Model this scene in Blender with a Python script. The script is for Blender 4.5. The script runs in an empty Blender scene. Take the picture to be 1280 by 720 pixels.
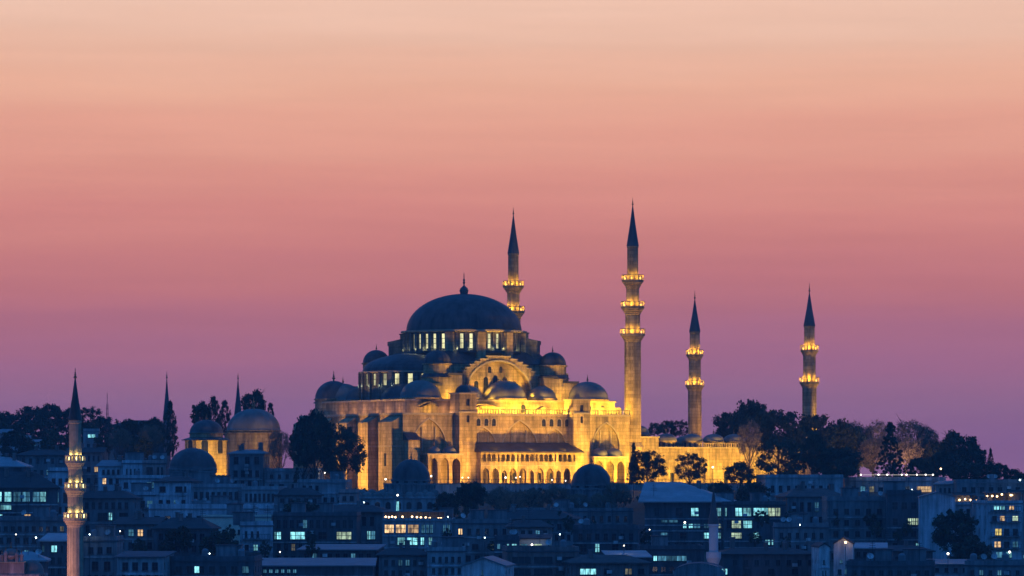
import bpy, math, random
from mathutils import Vector, Matrix
R = math.radians
PI = math.pi
random.seed(7)
scene = bpy.context.scene
col = scene.collection

# ------------------------------------------------------------------ camera, world, exposure
CZ, HY, K = 2.0, 598.0, 0.0002          # camera height, horizon row, metres per pixel per metre


def at(px, py, Y):
    """photo pixel (1280 x 720) at distance Y -> world point"""
    return Vector(((px - 640) * K * Y, Y, CZ + (HY - py) * K * Y))


cd = bpy.data.cameras.new('camera')
cam = bpy.data.objects.new('camera', cd)
col.objects.link(cam)
cam.location = (0, 0, CZ)
cam.rotation_euler = (R(90), 0, 0)
cd.sensor_width = 36
cd.lens = 36 / (1280 * K)
cd.shift_y = (HY - 360) / 1280
cd.clip_start = 1
cd.clip_end = 40000
scene.camera = cam

scene.render.engine = 'CYCLES'
scene.cycles.use_denoising = True
scene.cycles.max_bounces = 5
scene.cycles.diffuse_bounces = 2
scene.cycles.glossy_bounces = 2
scene.cycles.sample_clamp_indirect = 4
scene.view_settings.view_transform = 'Standard'
scene.view_settings.look = 'None'
scene.view_settings.exposure = 0
scene.view_settings.gamma = 1


def lin(r, g, b):
    f = lambda c: (c / 255 / 12.92) if c <= 10.3 else ((c / 255 + .055) / 1.055) ** 2.4
    return (f(r), f(g), f(b), 1)


world = bpy.data.worlds.new('World')
scene.world = world
world.use_nodes = True
wt = world.node_tree
wn, wl = wt.nodes, wt.links
bg = wn['Background']
tc = wn.new('ShaderNodeTexCoord')
sp = wn.new('ShaderNodeSeparateXYZ')
wl.new(tc.outputs['Generated'], sp.inputs[0])
# thin horizontal streaks in the dusk sky
mp = wn.new('ShaderNodeMapping')
mp.inputs['Scale'].default_value = (5, 1, 70)
wl.new(tc.outputs['Generated'], mp.inputs[0])
nz = wn.new('ShaderNodeTexNoise')
nz.inputs['Scale'].default_value = 1.0
nz.inputs['Detail'].default_value = 5
nz.inputs['Roughness'].default_value = .55
wl.new(mp.outputs[0], nz.inputs[0])
nm = wn.new('ShaderNodeMath')
nm.operation = 'MULTIPLY_ADD'
nm.inputs[1].default_value = .022
nm.inputs[2].default_value = -.011
wl.new(nz.outputs[0], nm.inputs[0])
za = wn.new('ShaderNodeMath')
za.operation = 'ADD'
wl.new(sp.outputs[2], za.inputs[0])
wl.new(nm.outputs[0], za.inputs[1])
mr = wn.new('ShaderNodeMapRange')
mr.inputs[1].default_value = -.02
mr.inputs[2].default_value = .14
wl.new(za.outputs[0], mr.inputs[0])
ramp = wn.new('ShaderNodeValToRGB')
STOPS = [(545, (160, 108, 147)), (500, (171, 116, 145)), (450, (179, 114, 141)), (400, (188, 116, 131)), (350, (202, 123, 126)), (300, (213, 133, 127)), (260, (223, 143, 132)), (210, (230, 155, 137)), (160, (238, 169, 146)), (110, (242, 181, 154)), (60, (241, 190, 165)), (0, (247, 203, 180))]
els = ramp.color_ramp.elements
for i, (y, c) in enumerate(STOPS):
    p = ((HY - y) * K + .02) / .16
    e = els[i] if i < 2 else els.new(p)
    e.position = p
    e.color = lin(*c)
wl.new(mr.outputs[0], ramp.inputs[0])
# blue-hour sky overhead and behind the camera
r2 = wn.new('ShaderNodeValToRGB')
e2 = r2.color_ramp.elements
e2[0].position = 0
e2[0].color = (.02, .135, .42, 1)
e2[1].position = 1
e2[1].color = (.016, .12, .46, 1)
e = e2.new(.25)
e.color = (.02, .16, .57, 1)
wl.new(sp.outputs[2], r2.inputs[0])
fz = wn.new('ShaderNodeMapRange')
fz.interpolation_type = 'SMOOTHSTEP'
fz.inputs[1].default_value = .125
fz.inputs[2].default_value = .3
fz.inputs[3].default_value = 1
fz.inputs[4].default_value = 0
wl.new(sp.outputs[2], fz.inputs[0])
fy = wn.new('ShaderNodeMapRange')
fy.interpolation_type = 'SMOOTHSTEP'
fy.inputs[1].default_value = .72
fy.inputs[2].default_value = .97
wl.new(sp.outputs[1], fy.inputs[0])
fm = wn.new('ShaderNodeMath')
fm.operation = 'MULTIPLY'
wl.new(fz.outputs[0], fm.inputs[0])
wl.new(fy.outputs[0], fm.inputs[1])
mx = wn.new('ShaderNodeMix')
mx.data_type = 'RGBA'
wl.new(fm.outputs[0], mx.inputs[0])
wl.new(r2.outputs[0], mx.inputs[6])
wl.new(ramp.outputs[0], mx.inputs[7])
mp2 = wn.new('ShaderNodeMapping')
mp2.inputs['Scale'].default_value = (11, 3, 190)
mp2.inputs['Rotation'].default_value = (0, R(.8), 0)
wl.new(tc.outputs['Generated'], mp2.inputs[0])
nz2 = wn.new('ShaderNodeTexNoise')
nz2.inputs['Scale'].default_value = 1.0
nz2.inputs['Detail'].default_value = 7
nz2.inputs['Roughness'].default_value = .6
wl.new(mp2.outputs[0], nz2.inputs[0])
mr2 = wn.new('ShaderNodeMapRange')
mr2.inputs[1].default_value = .3
mr2.inputs[2].default_value = .7
mr2.inputs[3].default_value = .965
mr2.inputs[4].default_value = 1.03
wl.new(nz2.outputs[0], mr2.inputs[0])
mx2 = wn.new('ShaderNodeMix')
mx2.data_type = 'RGBA'
mx2.blend_type = 'MULTIPLY'
mx2.inputs[0].default_value = 1
wl.new(mx.outputs[2], mx2.inputs[6])
wl.new(mr2.outputs[0], mx2.inputs[7])
wl.new(mx2.outputs[2], bg.inputs[0])
bg.inputs[1].default_value = 1.0


HAZE = .00012


# ------------------------------------------------------------------ materials
def mat(name, c, rough=.8, vary=.25, scale=.4, stretch=1.0, metal=0, c2=None, bump=0):
    m = bpy.data.materials.new(name)
    m.use_nodes = True
    nt = m.node_tree
    b = nt.nodes['Principled BSDF']
    b.inputs['Roughness'].default_value = rough
    b.inputs['Metallic'].default_value = metal
    t = nt.nodes.new('ShaderNodeTexCoord')
    g = nt.nodes.new('ShaderNodeMapping')
    g.inputs['Scale'].default_value = (scale, scale, scale * stretch)
    n = nt.nodes.new('ShaderNodeTexNoise')
    n.inputs['Scale'].default_value = 1
    n.inputs['Detail'].default_value = 6
    n.inputs['Roughness'].default_value = .65
    cr = nt.nodes.new('ShaderNodeValToRGB')
    cr.color_ramp.elements[0].position = .32
    cr.color_ramp.elements[1].position = .68
    cr.color_ramp.elements[0].color = tuple(x * (1 - vary) for x in c) + (1,)
    cr.color_ramp.elements[1].color = (tuple(c2) if c2 else tuple(min(1, x * (1 + vary)) for x in c)) + (1,)
    nt.links.new(t.outputs['Object'], g.inputs[0])
    nt.links.new(g.outputs[0], n.inputs[0])
    nt.links.new(n.outputs[0], cr.inputs[0])
    nt.links.new(cr.outputs[0], b.inputs['Base Color'])
    if bump:
        bp = nt.nodes.new('ShaderNodeBump')
        bp.inputs['Strength'].default_value = bump
        bp.inputs['Distance'].default_value = .3
        nt.links.new(n.outputs[0], bp.inputs['Height'])
        nt.links.new(bp.outputs[0], b.inputs['Normal'])
    return m


def masonry(name, c, rough=.9, bw=1.9, bh=.85, vary=.3, joint=(.5, .48, .45)):
    """dressed stone: courses of blocks, soot and rain streaks"""
    m = mat(name, c, rough, .38, .42, .4, bump=.5)
    nt = m.node_tree
    b = nt.nodes['Principled BSDF']
    t = next(n for n in nt.nodes if n.type == 'TEX_COORD')
    cr = next(n for n in nt.nodes if n.type == 'VALTORGB')
    sx = nt.nodes.new('ShaderNodeSeparateXYZ')
    nt.links.new(t.outputs['Object'], sx.inputs[0])
    ad = nt.nodes.new('ShaderNodeMath')
    ad.operation = 'ADD'
    nt.links.new(sx.outputs[0], ad.inputs[0])
    nt.links.new(sx.outputs[1], ad.inputs[1])
    cx = nt.nodes.new('ShaderNodeCombineXYZ')
    nt.links.new(ad.outputs[0], cx.inputs[0])
    nt.links.new(sx.outputs[2], cx.inputs[1])
    br = nt.nodes.new('ShaderNodeTexBrick')
    br.inputs['Scale'].default_value = 1
    br.inputs['Brick Width'].default_value = bw
    br.inputs['Row Height'].default_value = bh
    br.inputs['Mortar Size'].default_value = .045
    br.inputs['Color1'].default_value = (1, 1, 1, 1)
    br.inputs['Color2'].default_value = (1 - vary, 1 - vary, 1 - vary, 1)
    br.inputs['Mortar'].default_value = joint + (1,)
    nt.links.new(cx.outputs[0], br.inputs[0])
    # rain streaks and soot
    g = nt.nodes.new('ShaderNodeMapping')
    g.inputs['Scale'].default_value = (1.1, 1.1, .09)
    nt.links.new(t.outputs['Object'], g.inputs[0])
    n = nt.nodes.new('ShaderNodeTexNoise')
    n.inputs['Scale'].default_value = 1
    n.inputs['Detail'].default_value = 5
    n.inputs['Roughness'].default_value = .7
    nt.links.new(g.outputs[0], n.inputs[0])
    r = nt.nodes.new('ShaderNodeMapRange')
    r.inputs[1].default_value = .36
    r.inputs[2].default_value = .6
    r.inputs[3].default_value = .52
    r.inputs[4].default_value = 1.12
    nt.links.new(n.outputs[0], r.inputs[0])
    m1 = nt.nodes.new('ShaderNodeMix')
    m1.data_type = 'RGBA'
    m1.blend_type = 'MULTIPLY'
    m1.inputs[0].default_value = 1
    nt.links.new(cr.outputs[0], m1.inputs[6])
    nt.links.new(br.outputs[0], m1.inputs[7])
    m2 = nt.nodes.new('ShaderNodeMix')
    m2.data_type = 'RGBA'
    m2.blend_type = 'MULTIPLY'
    m2.inputs[0].default_value = 1
    nt.links.new(m1.outputs[2], m2.inputs[6])
    nt.links.new(r.outputs[0], m2.inputs[7])
    nt.links.new(m2.outputs[2], b.inputs['Base Color'])
    return m


def emit(name, c, s, vary=0, scale=.9, lo=.4, hi=1.25):
    m = bpy.data.materials.new(name)
    m.use_nodes = True
    nt = m.node_tree
    b = nt.nodes['Principled BSDF']
    b.inputs['Base Color'].default_value = (.05, .05, .05, 1)
    b.inputs['Emission Color'].default_value = tuple(c) + (1,)
    b.inputs['Emission Strength'].default_value = s
    if vary:
        t = nt.nodes.new('ShaderNodeTexCoord')
        oi = nt.nodes.new('ShaderNodeObjectInfo')
        ad = nt.nodes.new('ShaderNodeVectorMath')
        ad.operation = 'ADD'
        nt.links.new(t.outputs['Object'], ad.inputs[0])
        nt.links.new(oi.outputs['Location'], ad.inputs[1])
        n = nt.nodes.new('ShaderNodeTexNoise')
        n.inputs['Scale'].default_value = scale
        n.inputs['Detail'].default_value = 3
        sc3 = nt.nodes.new('ShaderNodeVectorMath')
        sc3.operation = 'MULTIPLY'
        sc3.inputs[1].default_value = (2.2, 2.2, .8)
        nt.links.new(ad.outputs[0], sc3.inputs[0])
        r = nt.nodes.new('ShaderNodeMapRange')
        r.inputs[1].default_value = .35
        r.inputs[2].default_value = .65
        r.inputs[3].default_value = s * (1 - vary)
        r.inputs[4].default_value = s * (1 + vary)
        nt.links.new(sc3.outputs[0], n.inputs[0])
        nt.links.new(n.outputs[0], r.inputs[0])
        rv = nt.nodes.new('ShaderNodeMapRange')
        rv.inputs[3].default_value = lo
        rv.inputs[4].default_value = hi
        nt.links.new(oi.outputs['Random'], rv.inputs[0])
        mu = nt.nodes.new('ShaderNodeMath')
        mu.operation = 'MULTIPLY'
        nt.links.new(r.outputs[0], mu.inputs[0])
        nt.links.new(rv.outputs[0], mu.inputs[1])
        nt.links.new(mu.outputs[0], b.inputs['Emission Strength'])
    return m


M = {
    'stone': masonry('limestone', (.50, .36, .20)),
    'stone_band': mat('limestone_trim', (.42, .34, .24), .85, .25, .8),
    'stone_dark': masonry('darkened_limestone', (.20, .185, .16), vary=.25),  # darker limestone copy; stands in for backlit shade on the balustrade
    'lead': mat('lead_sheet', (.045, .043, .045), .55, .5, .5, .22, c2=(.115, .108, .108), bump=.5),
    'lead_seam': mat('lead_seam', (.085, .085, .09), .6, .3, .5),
    'lead_light': mat('brightened_lead_sheet', (.19, .175, .16), .65, .35, .4, .3, bump=.2),  # lead colour raised in place of lamplight on the smaller domes
    'gilt': mat('gilded_copper', (.30, .17, .08), .4, .1, metal=.6),
    'iron': mat('dark_iron', (.03, .03, .035), .6, .1),
    'glass': mat('dark_glass', (.02, .025, .035), .12, .2),
    'ground': mat('earth_and_paving', (.07, .075, .06), .95, .4, .05),
    'pave': mat('paving', (.16, .15, .13), .9, .3, .2),
    'water': mat('harbour_water', (.01, .03, .05), .1, .2, .05),
    'leafd': mat('dark_leaves', (.030, .052, .030), .8, .35, .6),
    'leafm': mat('green_leaves', (.06, .075, .035), .8, .3, .6),
    'leafb': mat('autumn_leaves', (.19, .15, .10), .8, .3, .6),
    'leafp': mat('pale_dry_leaves', (.27, .21, .14), .8, .3, .6),
    'bark': mat('bark', (.07, .055, .045), .9, .3, 1.5),
    'w_white': masonry('white_plaster', (.66, .65, .63), .88, 3.1, 1.4, .10, (.93, .93, .93)),
    'w_blue': masonry('pale_plaster', (.58, .60, .62), .88, 3.1, 1.4, .10, (.93, .93, .93)),
    'w_grey': masonry('grey_render', (.40, .41, .41), .88, 3.1, 1.4, .10, (.93, .93, .93)),
    'w_dark': masonry('dark_render', (.12, .125, .135), .88, 3.1, 1.4, .10, (.93, .93, .93)),
    'w_mid': masonry('dull_render', (.24, .245, .25), .88, 3.1, 1.4, .10, (.93, .93, .93)),
    'w_pink': masonry('pink_stone', (.50, .34, .31), .88, 3.1, 1.4, .10, (.93, .93, .93)),
    'w_rose': mat('rosy_lit_plaster', (.80, .62, .62), .8, .15, .5),  # pale rose stands in for light falling on the thin minaret
    'w_cream': mat('cream_tile', (.75, .66, .50), .7, .15, .8),
    'w_brown': masonry('brown_render', (.24, .18, .165), .88, 3.1, 1.4, .10, (.93, .93, .93)),
    'r_dark': mat('dark_roof_tile', (.055, .05, .05), .85, .35, .5),
    'r_tile': mat('clay_roof_tile', (.12, .08, .07), .85, .35, .5),
    'r_grey': mat('grey_roof_sheet', (.20, .21, .22), .6, .25, .4),
    'r_pale': mat('pale_roof_sheet', (.36, .355, .36), .65, .25, .25),
    'r_flat': mat('roof_felt', (.10, .10, .11), .9, .3, .4),
    'f_white': mat('white_frame', (.35, .35, .36), .6, .1),
    'f_dark': mat('dark_frame', (.05, .05, .055), .6, .1),
    'C': emit('cyan_lit_window', (.30, .86, .95), .95, .65, .8),
    'D': emit('dim_cyan_window', (.12, .42, .62), .45, .6, .8),
    'P': emit('pale_lit_window', (.62, .82, .55), .75, .6, .8),
    'Pd': emit('dim_pale_window', (.5, .45, .25), .3, .6, .8),
    'W': emit('warm_lit_window', (1.0, .62, .28), 1.1, .7, .9),
    'Y': emit('amber_lit_window', (1.0, .75, .2), 1.6, .5, .9),
    'drumlit': emit('recess_glow', (.85, .80, .40), .9, .5, .35, .85, 1.15),  # pane glow stands in for ledge lamps lighting the window recesses
    'glow': emit('lamp_strip_glow', (1, .92, .78), 1.2),
    'lampw': emit('white_lamp', (1, .92, .78), 5),
    'lampc': emit('cool_lamp', (.7, .95, 1), 8),
    'lampy': emit('amber_lamp', (1, .55, .10), 2.6),
    'lampg': emit('greenish_lamp', (1, .92, .42), 3),
    'lampo': emit('orange_lamp', (1, .62, .3), 7),
}


# ------------------------------------------------------------------ mesh helpers
class MB:
    def __init__(s):
        s.v, s.f, s.m, s.mats = [], [], [], []

    def mi(s, m):
        if m not in s.mats:
            s.mats.append(m)
        return s.mats.index(m)

    def face(s, pts, m):
        b = len(s.v)
        s.v += [tuple(p) for p in pts]
        s.f.append(tuple(range(b, b + len(pts))))
        s.m.append(s.mi(m))

    def box(s, x0, x1, y0, y1, z0, z1, m, T=None):
        b = len(s.v)
        P = [(x0, y0, z0), (x1, y0, z0), (x1, y1, z0), (x0, y1, z0), (x0, y0, z1), (x1, y0, z1), (x1, y1, z1), (x0, y1, z1)]
        s.v += [tuple(T @ Vector(p)) if T else p for p in P]
        for q in ((3, 2, 1, 0), (4, 5, 6, 7), (0, 1, 5, 4), (1, 2, 6, 5), (2, 3, 7, 6), (3, 0, 4, 7)):
            s.f.append(tuple(b + i for i in q))
            s.m.append(s.mi(m))
        return s

    def lathe(s, prof, m, c=(0, 0), n=32, a0=0.0, a1=2 * PI, T=None):
        """prof: list of (r, z) or (r, z, material for the band that follows)"""
        full = abs(a1 - a0 - 2 * PI) < 1e-6
        k = n if full else n + 1
        b = len(s.v)
        for p in prof:
            for i in range(k):
                a = a0 + (a1 - a0) * i / n
                q = Vector((c[0] + p[0] * math.cos(a), c[1] + p[0] * math.sin(a), p[1]))
                s.v.append(tuple(T @ q) if T else tuple(q))
        for j in range(len(prof) - 1):
            mm = s.mi(prof[j][2] if len(prof[j]) > 2 else m)
            for i in range(n):
                i2 = (i + 1) % k
                s.f.append((b + j * k + i, b + j * k + i2, b + (j + 1) * k + i2, b + (j + 1) * k + i))
                s.m.append(mm)
        return s

    def tube(s, pts, rad, m, n=6):
        b = len(s.v)
        for i, p in enumerate(pts):
            p = Vector(p)
            d = (Vector(pts[min(i + 1, len(pts) - 1)]) - Vector(pts[max(i - 1, 0)])).normalized()
            x = d.orthogonal().normalized()
            y = d.cross(x)
            for j in range(n):
                a = 2 * PI * j / n
                s.v.append(tuple(p + (x * math.cos(a) + y * math.sin(a)) * rad[i]))
        for i in range(len(pts) - 1):
            for j in range(n):
                s.f.append((b + i * n + j, b + i * n + (j + 1) % n, b + (i + 1) * n + (j + 1) % n, b + (i + 1) * n + j))
                s.m.append(s.mi(m))
        return s

    def mesh(s, name, smooth=False):
        me = bpy.data.meshes.new(name)
        me.from_pydata(s.v, [], s.f)
        for m in s.mats:
            me.materials.append(M[m])
        me.polygons.foreach_set('material_index', s.m)
        if smooth:
            me.polygons.foreach_set('use_smooth', [True] * len(s.f))
        me.update()
        return me

    def build(s, name, parent=None, smooth=False):
        return link(name, s.mesh(name, smooth), parent)


def link(name, data, parent=None, loc=None, rz=0):
    o = bpy.data.objects.new(name, data)
    col.objects.link(o)
    if parent:
        o.parent = parent
    if loc is not None:
        o.location = loc
    if rz:
        o.rotation_euler = (0, 0, rz)
    return o


def tag(o, label, cat, group=None):
    o['label'] = label
    o['category'] = cat
    if group:
        o['group'] = group
    return o


def thing(name, label, cat, loc, rz=0, group=None):
    return tag(link(name, None, None, loc, rz), label, cat, group)


def arch_pts(a0, a1, zs, kind, n=10):
    """outline above the springing line, left to right"""
    w = (a1 - a0) / 2
    c = (a0 + a1) / 2
    if kind == 'rect':
        return [(a0, zs), (a1, zs)]
    if kind == 'round':
        return [(c - w * math.cos(PI * i / n), zs + w * math.sin(PI * i / n)) for i in range(n + 1)]
    # pointed
    pts = []
    rr = 2 * w * .8
    cx = a0 + rr
    amax = math.acos((cx - c) / rr)
    for i in range(n // 2 + 1):
        a = amax * i / (n // 2)
        pts.append((cx - rr * math.cos(a), zs + rr * math.sin(a)))
    return pts + [(2 * c - x, z) for x, z in reversed(pts[:-1])]


def arch_top(w, kind):
    return {'rect': 0, 'round': w / 2, 'point': max(p[1] for p in arch_pts(0, w, 0, 'point'))}[kind]


def wall_strip(mb, P, a0, a1, z0, z1, ops, depth, m, step=None, back=False):
    """P(a, z, d) -> point. ops: (a0, a1, z0, z1, kind), one row, not overlapping."""
    def span(x0, x1, lo, hi):
        if x1 - x0 < 1e-4 or hi - lo < 1e-4:
            return
        k = max(1, int(math.ceil((x1 - x0) / step))) if step else 1
        for i in range(k):
            u0, u1 = x0 + (x1 - x0) * i / k, x0 + (x1 - x0) * (i + 1) / k
            mb.face([P(u0, lo, 0), P(u1, lo, 0), P(u1, hi, 0), P(u0, hi, 0)], m)
    cur = a0
    for o in sorted(ops):
        b0, b1, zb, zt, kind = o[:5]
        span(cur, b0, z0, z1)
        span(b0, b1, z0, zb)
        zs = zt - arch_top(b1 - b0, kind)
        pts = arch_pts(b0, b1, zs, kind)
        for (x, z), (x2, z2) in zip(pts, pts[1:]):
            mb.face([P(x, z, 0), P(x2, z2, 0), P(x2, z1, 0), P(x, z1, 0)], m)
        out = [(b0, zb)] + pts + [(b1, zb)]
        if kind == 'rect':
            out = [(b0, zb), (b0, zt), (b1, zt), (b1, zb)]
        for (x, z), (x2, z2) in zip(out, out[1:] + out[:1]):
            mb.face([P(x, z, 0), P(x2, z2, 0), P(x2, z2, depth), P(x, z, depth)], m)
        if back:
            mb.face([P(x, z, depth) for x, z in out], back)
        cur = b1
    span(cur, a1, z0, z1)


def pane(P, o, d, m, frame='f_dark', bars=(1, 1), t=.09):
    """one window: glass with glazing bars, at depth d behind the wall face"""
    b0, b1, zb, zt, kind = o[:5]
    mb = MB()
    zs = zt - arch_top(b1 - b0, kind)
    pts = arch_pts(b0, b1, zs, kind)
    out = [(b0, zb)] + pts + [(b1, zb)] if kind != 'rect' else [(b0, zb), (b0, zt), (b1, zt), (b1, zb)]
    mb.face([P(x, z, d - .02) for x, z in out], m)
    for i in range(1, bars[0] + 1):
        x = b0 + (b1 - b0) * i / (bars[0] + 1)
        mb.face([P(x - t / 2, zb, d - .06), P(x + t / 2, zb, d - .06), P(x + t / 2, zs, d - .06), P(x - t / 2, zs, d - .06)], frame)
    for i in range(1, bars[1] + 1):
        z = zb + (zs - zb) * i / (bars[1] + 1)
        mb.face([P(b0, z - t / 2, d - .07), P(b1, z - t / 2, d - .07), P(b1, z + t / 2, d - .07), P(b0, z + t / 2, d - .07)], frame)
    return mb


def dome_prof(r, h, n=10, z=0, ogee=False):
    """profile of a flattish dome, rising h from a base of radius r"""
    p = []
    for i in range(n + 1):
        t = i / n * PI / 2
        p.append((max(.001, r * math.cos(t)), z + h * math.sin(t)))
    return p


def finial(parent, c, z, h, r=.25, name='finial'):
    mb = MB()
    mb.lathe([(r * .5, z), (r * .45, z + h * .15), (r, z + h * .22), (r * .9, z + h * .32), (r * .3, z + h * .38), (r * .7, z + h * .46),
              (r * .3, z + h * .54), (r * .5, z + h * .6), (r * .2, z + h * .68), (r * .22, z + h * .9), (.01, z + h)], 'gilt', c, 8)
    return mb.build(name, parent)


def dome(parent, c, r, z0, drum, rise, name='dome', n=32, m='lead', fin=1.6, wall='stone', drum_r=None, a0=0, a1=2 * PI):
    """drum and lead dome with an eaves lip, as one part, and its finial"""
    dr = drum_r or r
    mb = MB()
    pr = []
    if drum > 0:
        pr += [(dr, z0, wall), (dr, z0 + drum - .35, wall), (dr + .3, z0 + drum - .3, wall), (dr + .3, z0 + drum, m)]
    pr += [(r + .02, z0 + drum + .03, m)] + [(a, b, m) for a, b in dome_prof(r, rise, 10, z0 + drum + .05)]
    mb.lathe(pr, m, c, n, a0, a1)
    o = mb.build(name, parent, smooth=False)
    for p in o.data.polygons:
        p.use_smooth = p.material_index != 0 or drum <= 0
    if fin:
        finial(o, c, z0 + drum + rise, fin, fin * .17)
    return o


# ------------------------------------------------------------------ lights that the place has, and some added
SODIUM = (1, .575, .04)
SODIUM2 = (1, .51, .06)


def lamp_light(kind, loc, target, power, c, size=.5, angle=100, parent=None, blend=.6):
    d = bpy.data.lights.new('floodlight', kind)
    d.energy = power
    d.color = c
    o = bpy.data.objects.new('floodlight', d)
    col.objects.link(o)
    o.location = loc
    if kind == 'SPOT':
        d.spot_size = R(angle)
        d.spot_blend = blend
        d.shadow_soft_size = size
    elif kind == 'POINT':
        d.shadow_soft_size = size
    else:
        d.size = size
    if target is not None:
        o.rotation_euler = (Vector(target) - Vector(loc)).to_track_quat('-Z', 'Y').to_euler()
    if parent:
        o.parent = parent
    return o


# ------------------------------------------------------------------ setting: ground, water
def lerp(tab, t):
    for (a, x), (b, y) in zip(tab, tab[1:]):
        if t <= b:
            return x + (y - x) * max(0, (t - a)) / (b - a)
    return tab[-1][1]


GT = [(-400, -62), (440, -60), (480, -48), (600, -29), (700, -24), (800, -19), (860, -14.5), (900, -9.5), (930, -4.5), (948, -.9), (1120, -.9), (1200, -2),
      (1420, -22), (2500, -60), (30000, -60)]


def ground(x, y):
    z = lerp(GT, y)
    if x < 0:
        z += 14 * math.exp(-((y - 1190) / 120) ** 2) * min(1, max(0, (-x - 62) / 60))
    if x > 0:
        z += -2.5 * math.exp(-((y - 1000) / 90) ** 2) * min(1, max(0, (x - 105) / 30))
    return z


gm = MB()
gx = [-3000, -1500, -600] + list(range(-420, 421, 20)) + [600, 1500, 3000]
gy = [-500, -300, 440, 460, 480, 520, 560] + list(range(600, 1500, 20)) + [1600, 2000, 2500, 4000]
for j, y in enumerate(gy):
    for x in gx:
        gm.v.append((x, y, ground(x, y)))
nx = len(gx)
for j in range(len(gy) - 1):
    for i in range(nx - 1):
        gm.f.append((j * nx + i, j * nx + i + 1, (j + 1) * nx + i + 1, (j + 1) * nx + i))
        gm.m.append(gm.mi('ground'))
g = gm.build('ground')
g['kind'] = 'structure'
wm = MB()
wm.face([(-2990, -490, -57), (2990, -490, -57), (2990, 448, -57), (-2990, 448, -57)], 'water')
o = wm.build('water')
o['kind'] = 'structure'

# evening haze over the whole place
hz = MB()
hz.box(-3100, 3100, -600, 4100, -64, 80, 'ground')
hz = hz.build('haze')
hz.data.materials.clear()
hm = bpy.data.materials.new('evening_haze')
hm.use_nodes = True
hm.node_tree.nodes.clear()
ho = hm.node_tree.nodes.new('ShaderNodeOutputMaterial')
hv = hm.node_tree.nodes.new('ShaderNodeVolumePrincipled')
hv.inputs['Color'].default_value = (.62, .86, 1, 1)
hv.inputs['Density'].default_value = HAZE
hm.node_tree.links.new(hv.outputs[0], ho.inputs['Volume'])
hz.data.materials.append(hm)
hz['kind'] = 'stuff'

# ------------------------------------------------------------------ the great mosque
TH = R(30)
MC = Vector((-12, 1000, 0))
mosque = thing('mosque', 'large floodlit stone mosque on the hilltop with a dark central dome above stepped smaller domes', 'mosque', MC, TH)
MT = Matrix.Translation(MC) @ Matrix.Rotation(TH, 4, 'Z')


def mw(u, v, z):
    return MT @ Vector((u, v, z))


HU, HV, ZG, ZW = 32.0, 27.0, -1.2, 17.8


def PF(v):           # facade facing -v
    return lambda a, z, d: (a, v + d, z)


def PQ(u):           # wall facing -u
    return lambda a, z, d: (u + d, -a, z)


def PR(u):           # wall facing +u
    return lambda a, z, d: (u - d, a, z)


def PB(v):           # wall facing +v
    return lambda a, z, d: (-a, v - d, z)


def PC(c, r):        # drum; a is the angle
    return lambda a, z, d: (c[0] + (r - d) * math.cos(a), c[1] + (r - d) * math.sin(a), z)


def add_windows(parent, P, ops, d, m='glass', name='window', **k):
    for o in ops:
        pane(P, o, d, (o[5] if len(o) > 5 else m), **k).build(name, parent)


# outer walls: front (towards the camera)
front = MB()
F = PF(-HV)
# blind arches as shallow niches, central bay
wall_strip(front, F, -HU, HU, ZG, .3, [], .3, 'stone')
blind = [(-29.2, -20.2, 8.6, 16.3, 'point'), (-13.0, -6.2, 10.4, 14.3, 'point'), (-4.6, 5.6, 10.4, 16.0, 'point'),
         (7.2, 13.6, 10.4, 14.2, 'point'), (21.4, 29.0, 8.6, 15.6, 'point')]
lowdoors = [(a - .6, a + .6, .9, 3.4, 'round') for a in (-11.5, -8, -4.5, -1, 2.5, 6, 9.5, 12.6)]
wall_strip(front, F, -HU, HU, .3, 5.2, lowdoors, .5, 'stone')
upwin = [(a - .5, a + .5, 6.2, 7.9, 'rect') for a in (-12, -9, -6, -3, 0, 3, 6, 9, 12)]
wall_strip(front, F, -HU, HU, 5.2, 8.3, upwin, .5, 'stone')
wall_strip(front, F, -HU, HU, 8.3, ZW - .5 - .9, blind, .55, 'stone', back='stone')
wall_strip(front, F, -HU, HU, ZW - 1.4, ZW - .5, [], .5, 'stone')
front.box(-HU - .3, HU + .3, -HV - .3, -HV + .1, ZW - .5, ZW, 'stone_band')
# arch mouldings over the blind arches
for b0, b1, zb, zt, kd in blind:
    w = b1 - b0
    outer = arch_pts(b0 - .28, b1 + .28, zt - arch_top(w, 'point'), 'point')
    inner = arch_pts(b0, b1, zt - arch_top(w, 'point'), 'point')
    for (p, q, r_, s_) in zip(outer, outer[1:], inner[1:], inner):
        y = -HV - .09
        front.face([(p[0], y, p[1]), (q[0], y, q[1]), (r_[0], y, r_[1]), (s_[0], y, s_[1])], 'stone_band')
        front.face([(p[0], y, p[1]), (q[0], y, q[1]), (q[0], -HV, q[1]), (p[0], -HV, p[1])], 'stone_band')
    # three slim piers inside the niche
    for t in (.3, .7):
        x = b0 + w * t
        front.box(x - .14, x + .14, -HV + .32, -HV + .56, zb, zt - w * .22, 'stone_band')
front.build('front_wall', mosque)
add_windows(mosque, F, lowdoors, .45)
add_windows(mosque, F, upwin, .45)
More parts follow.
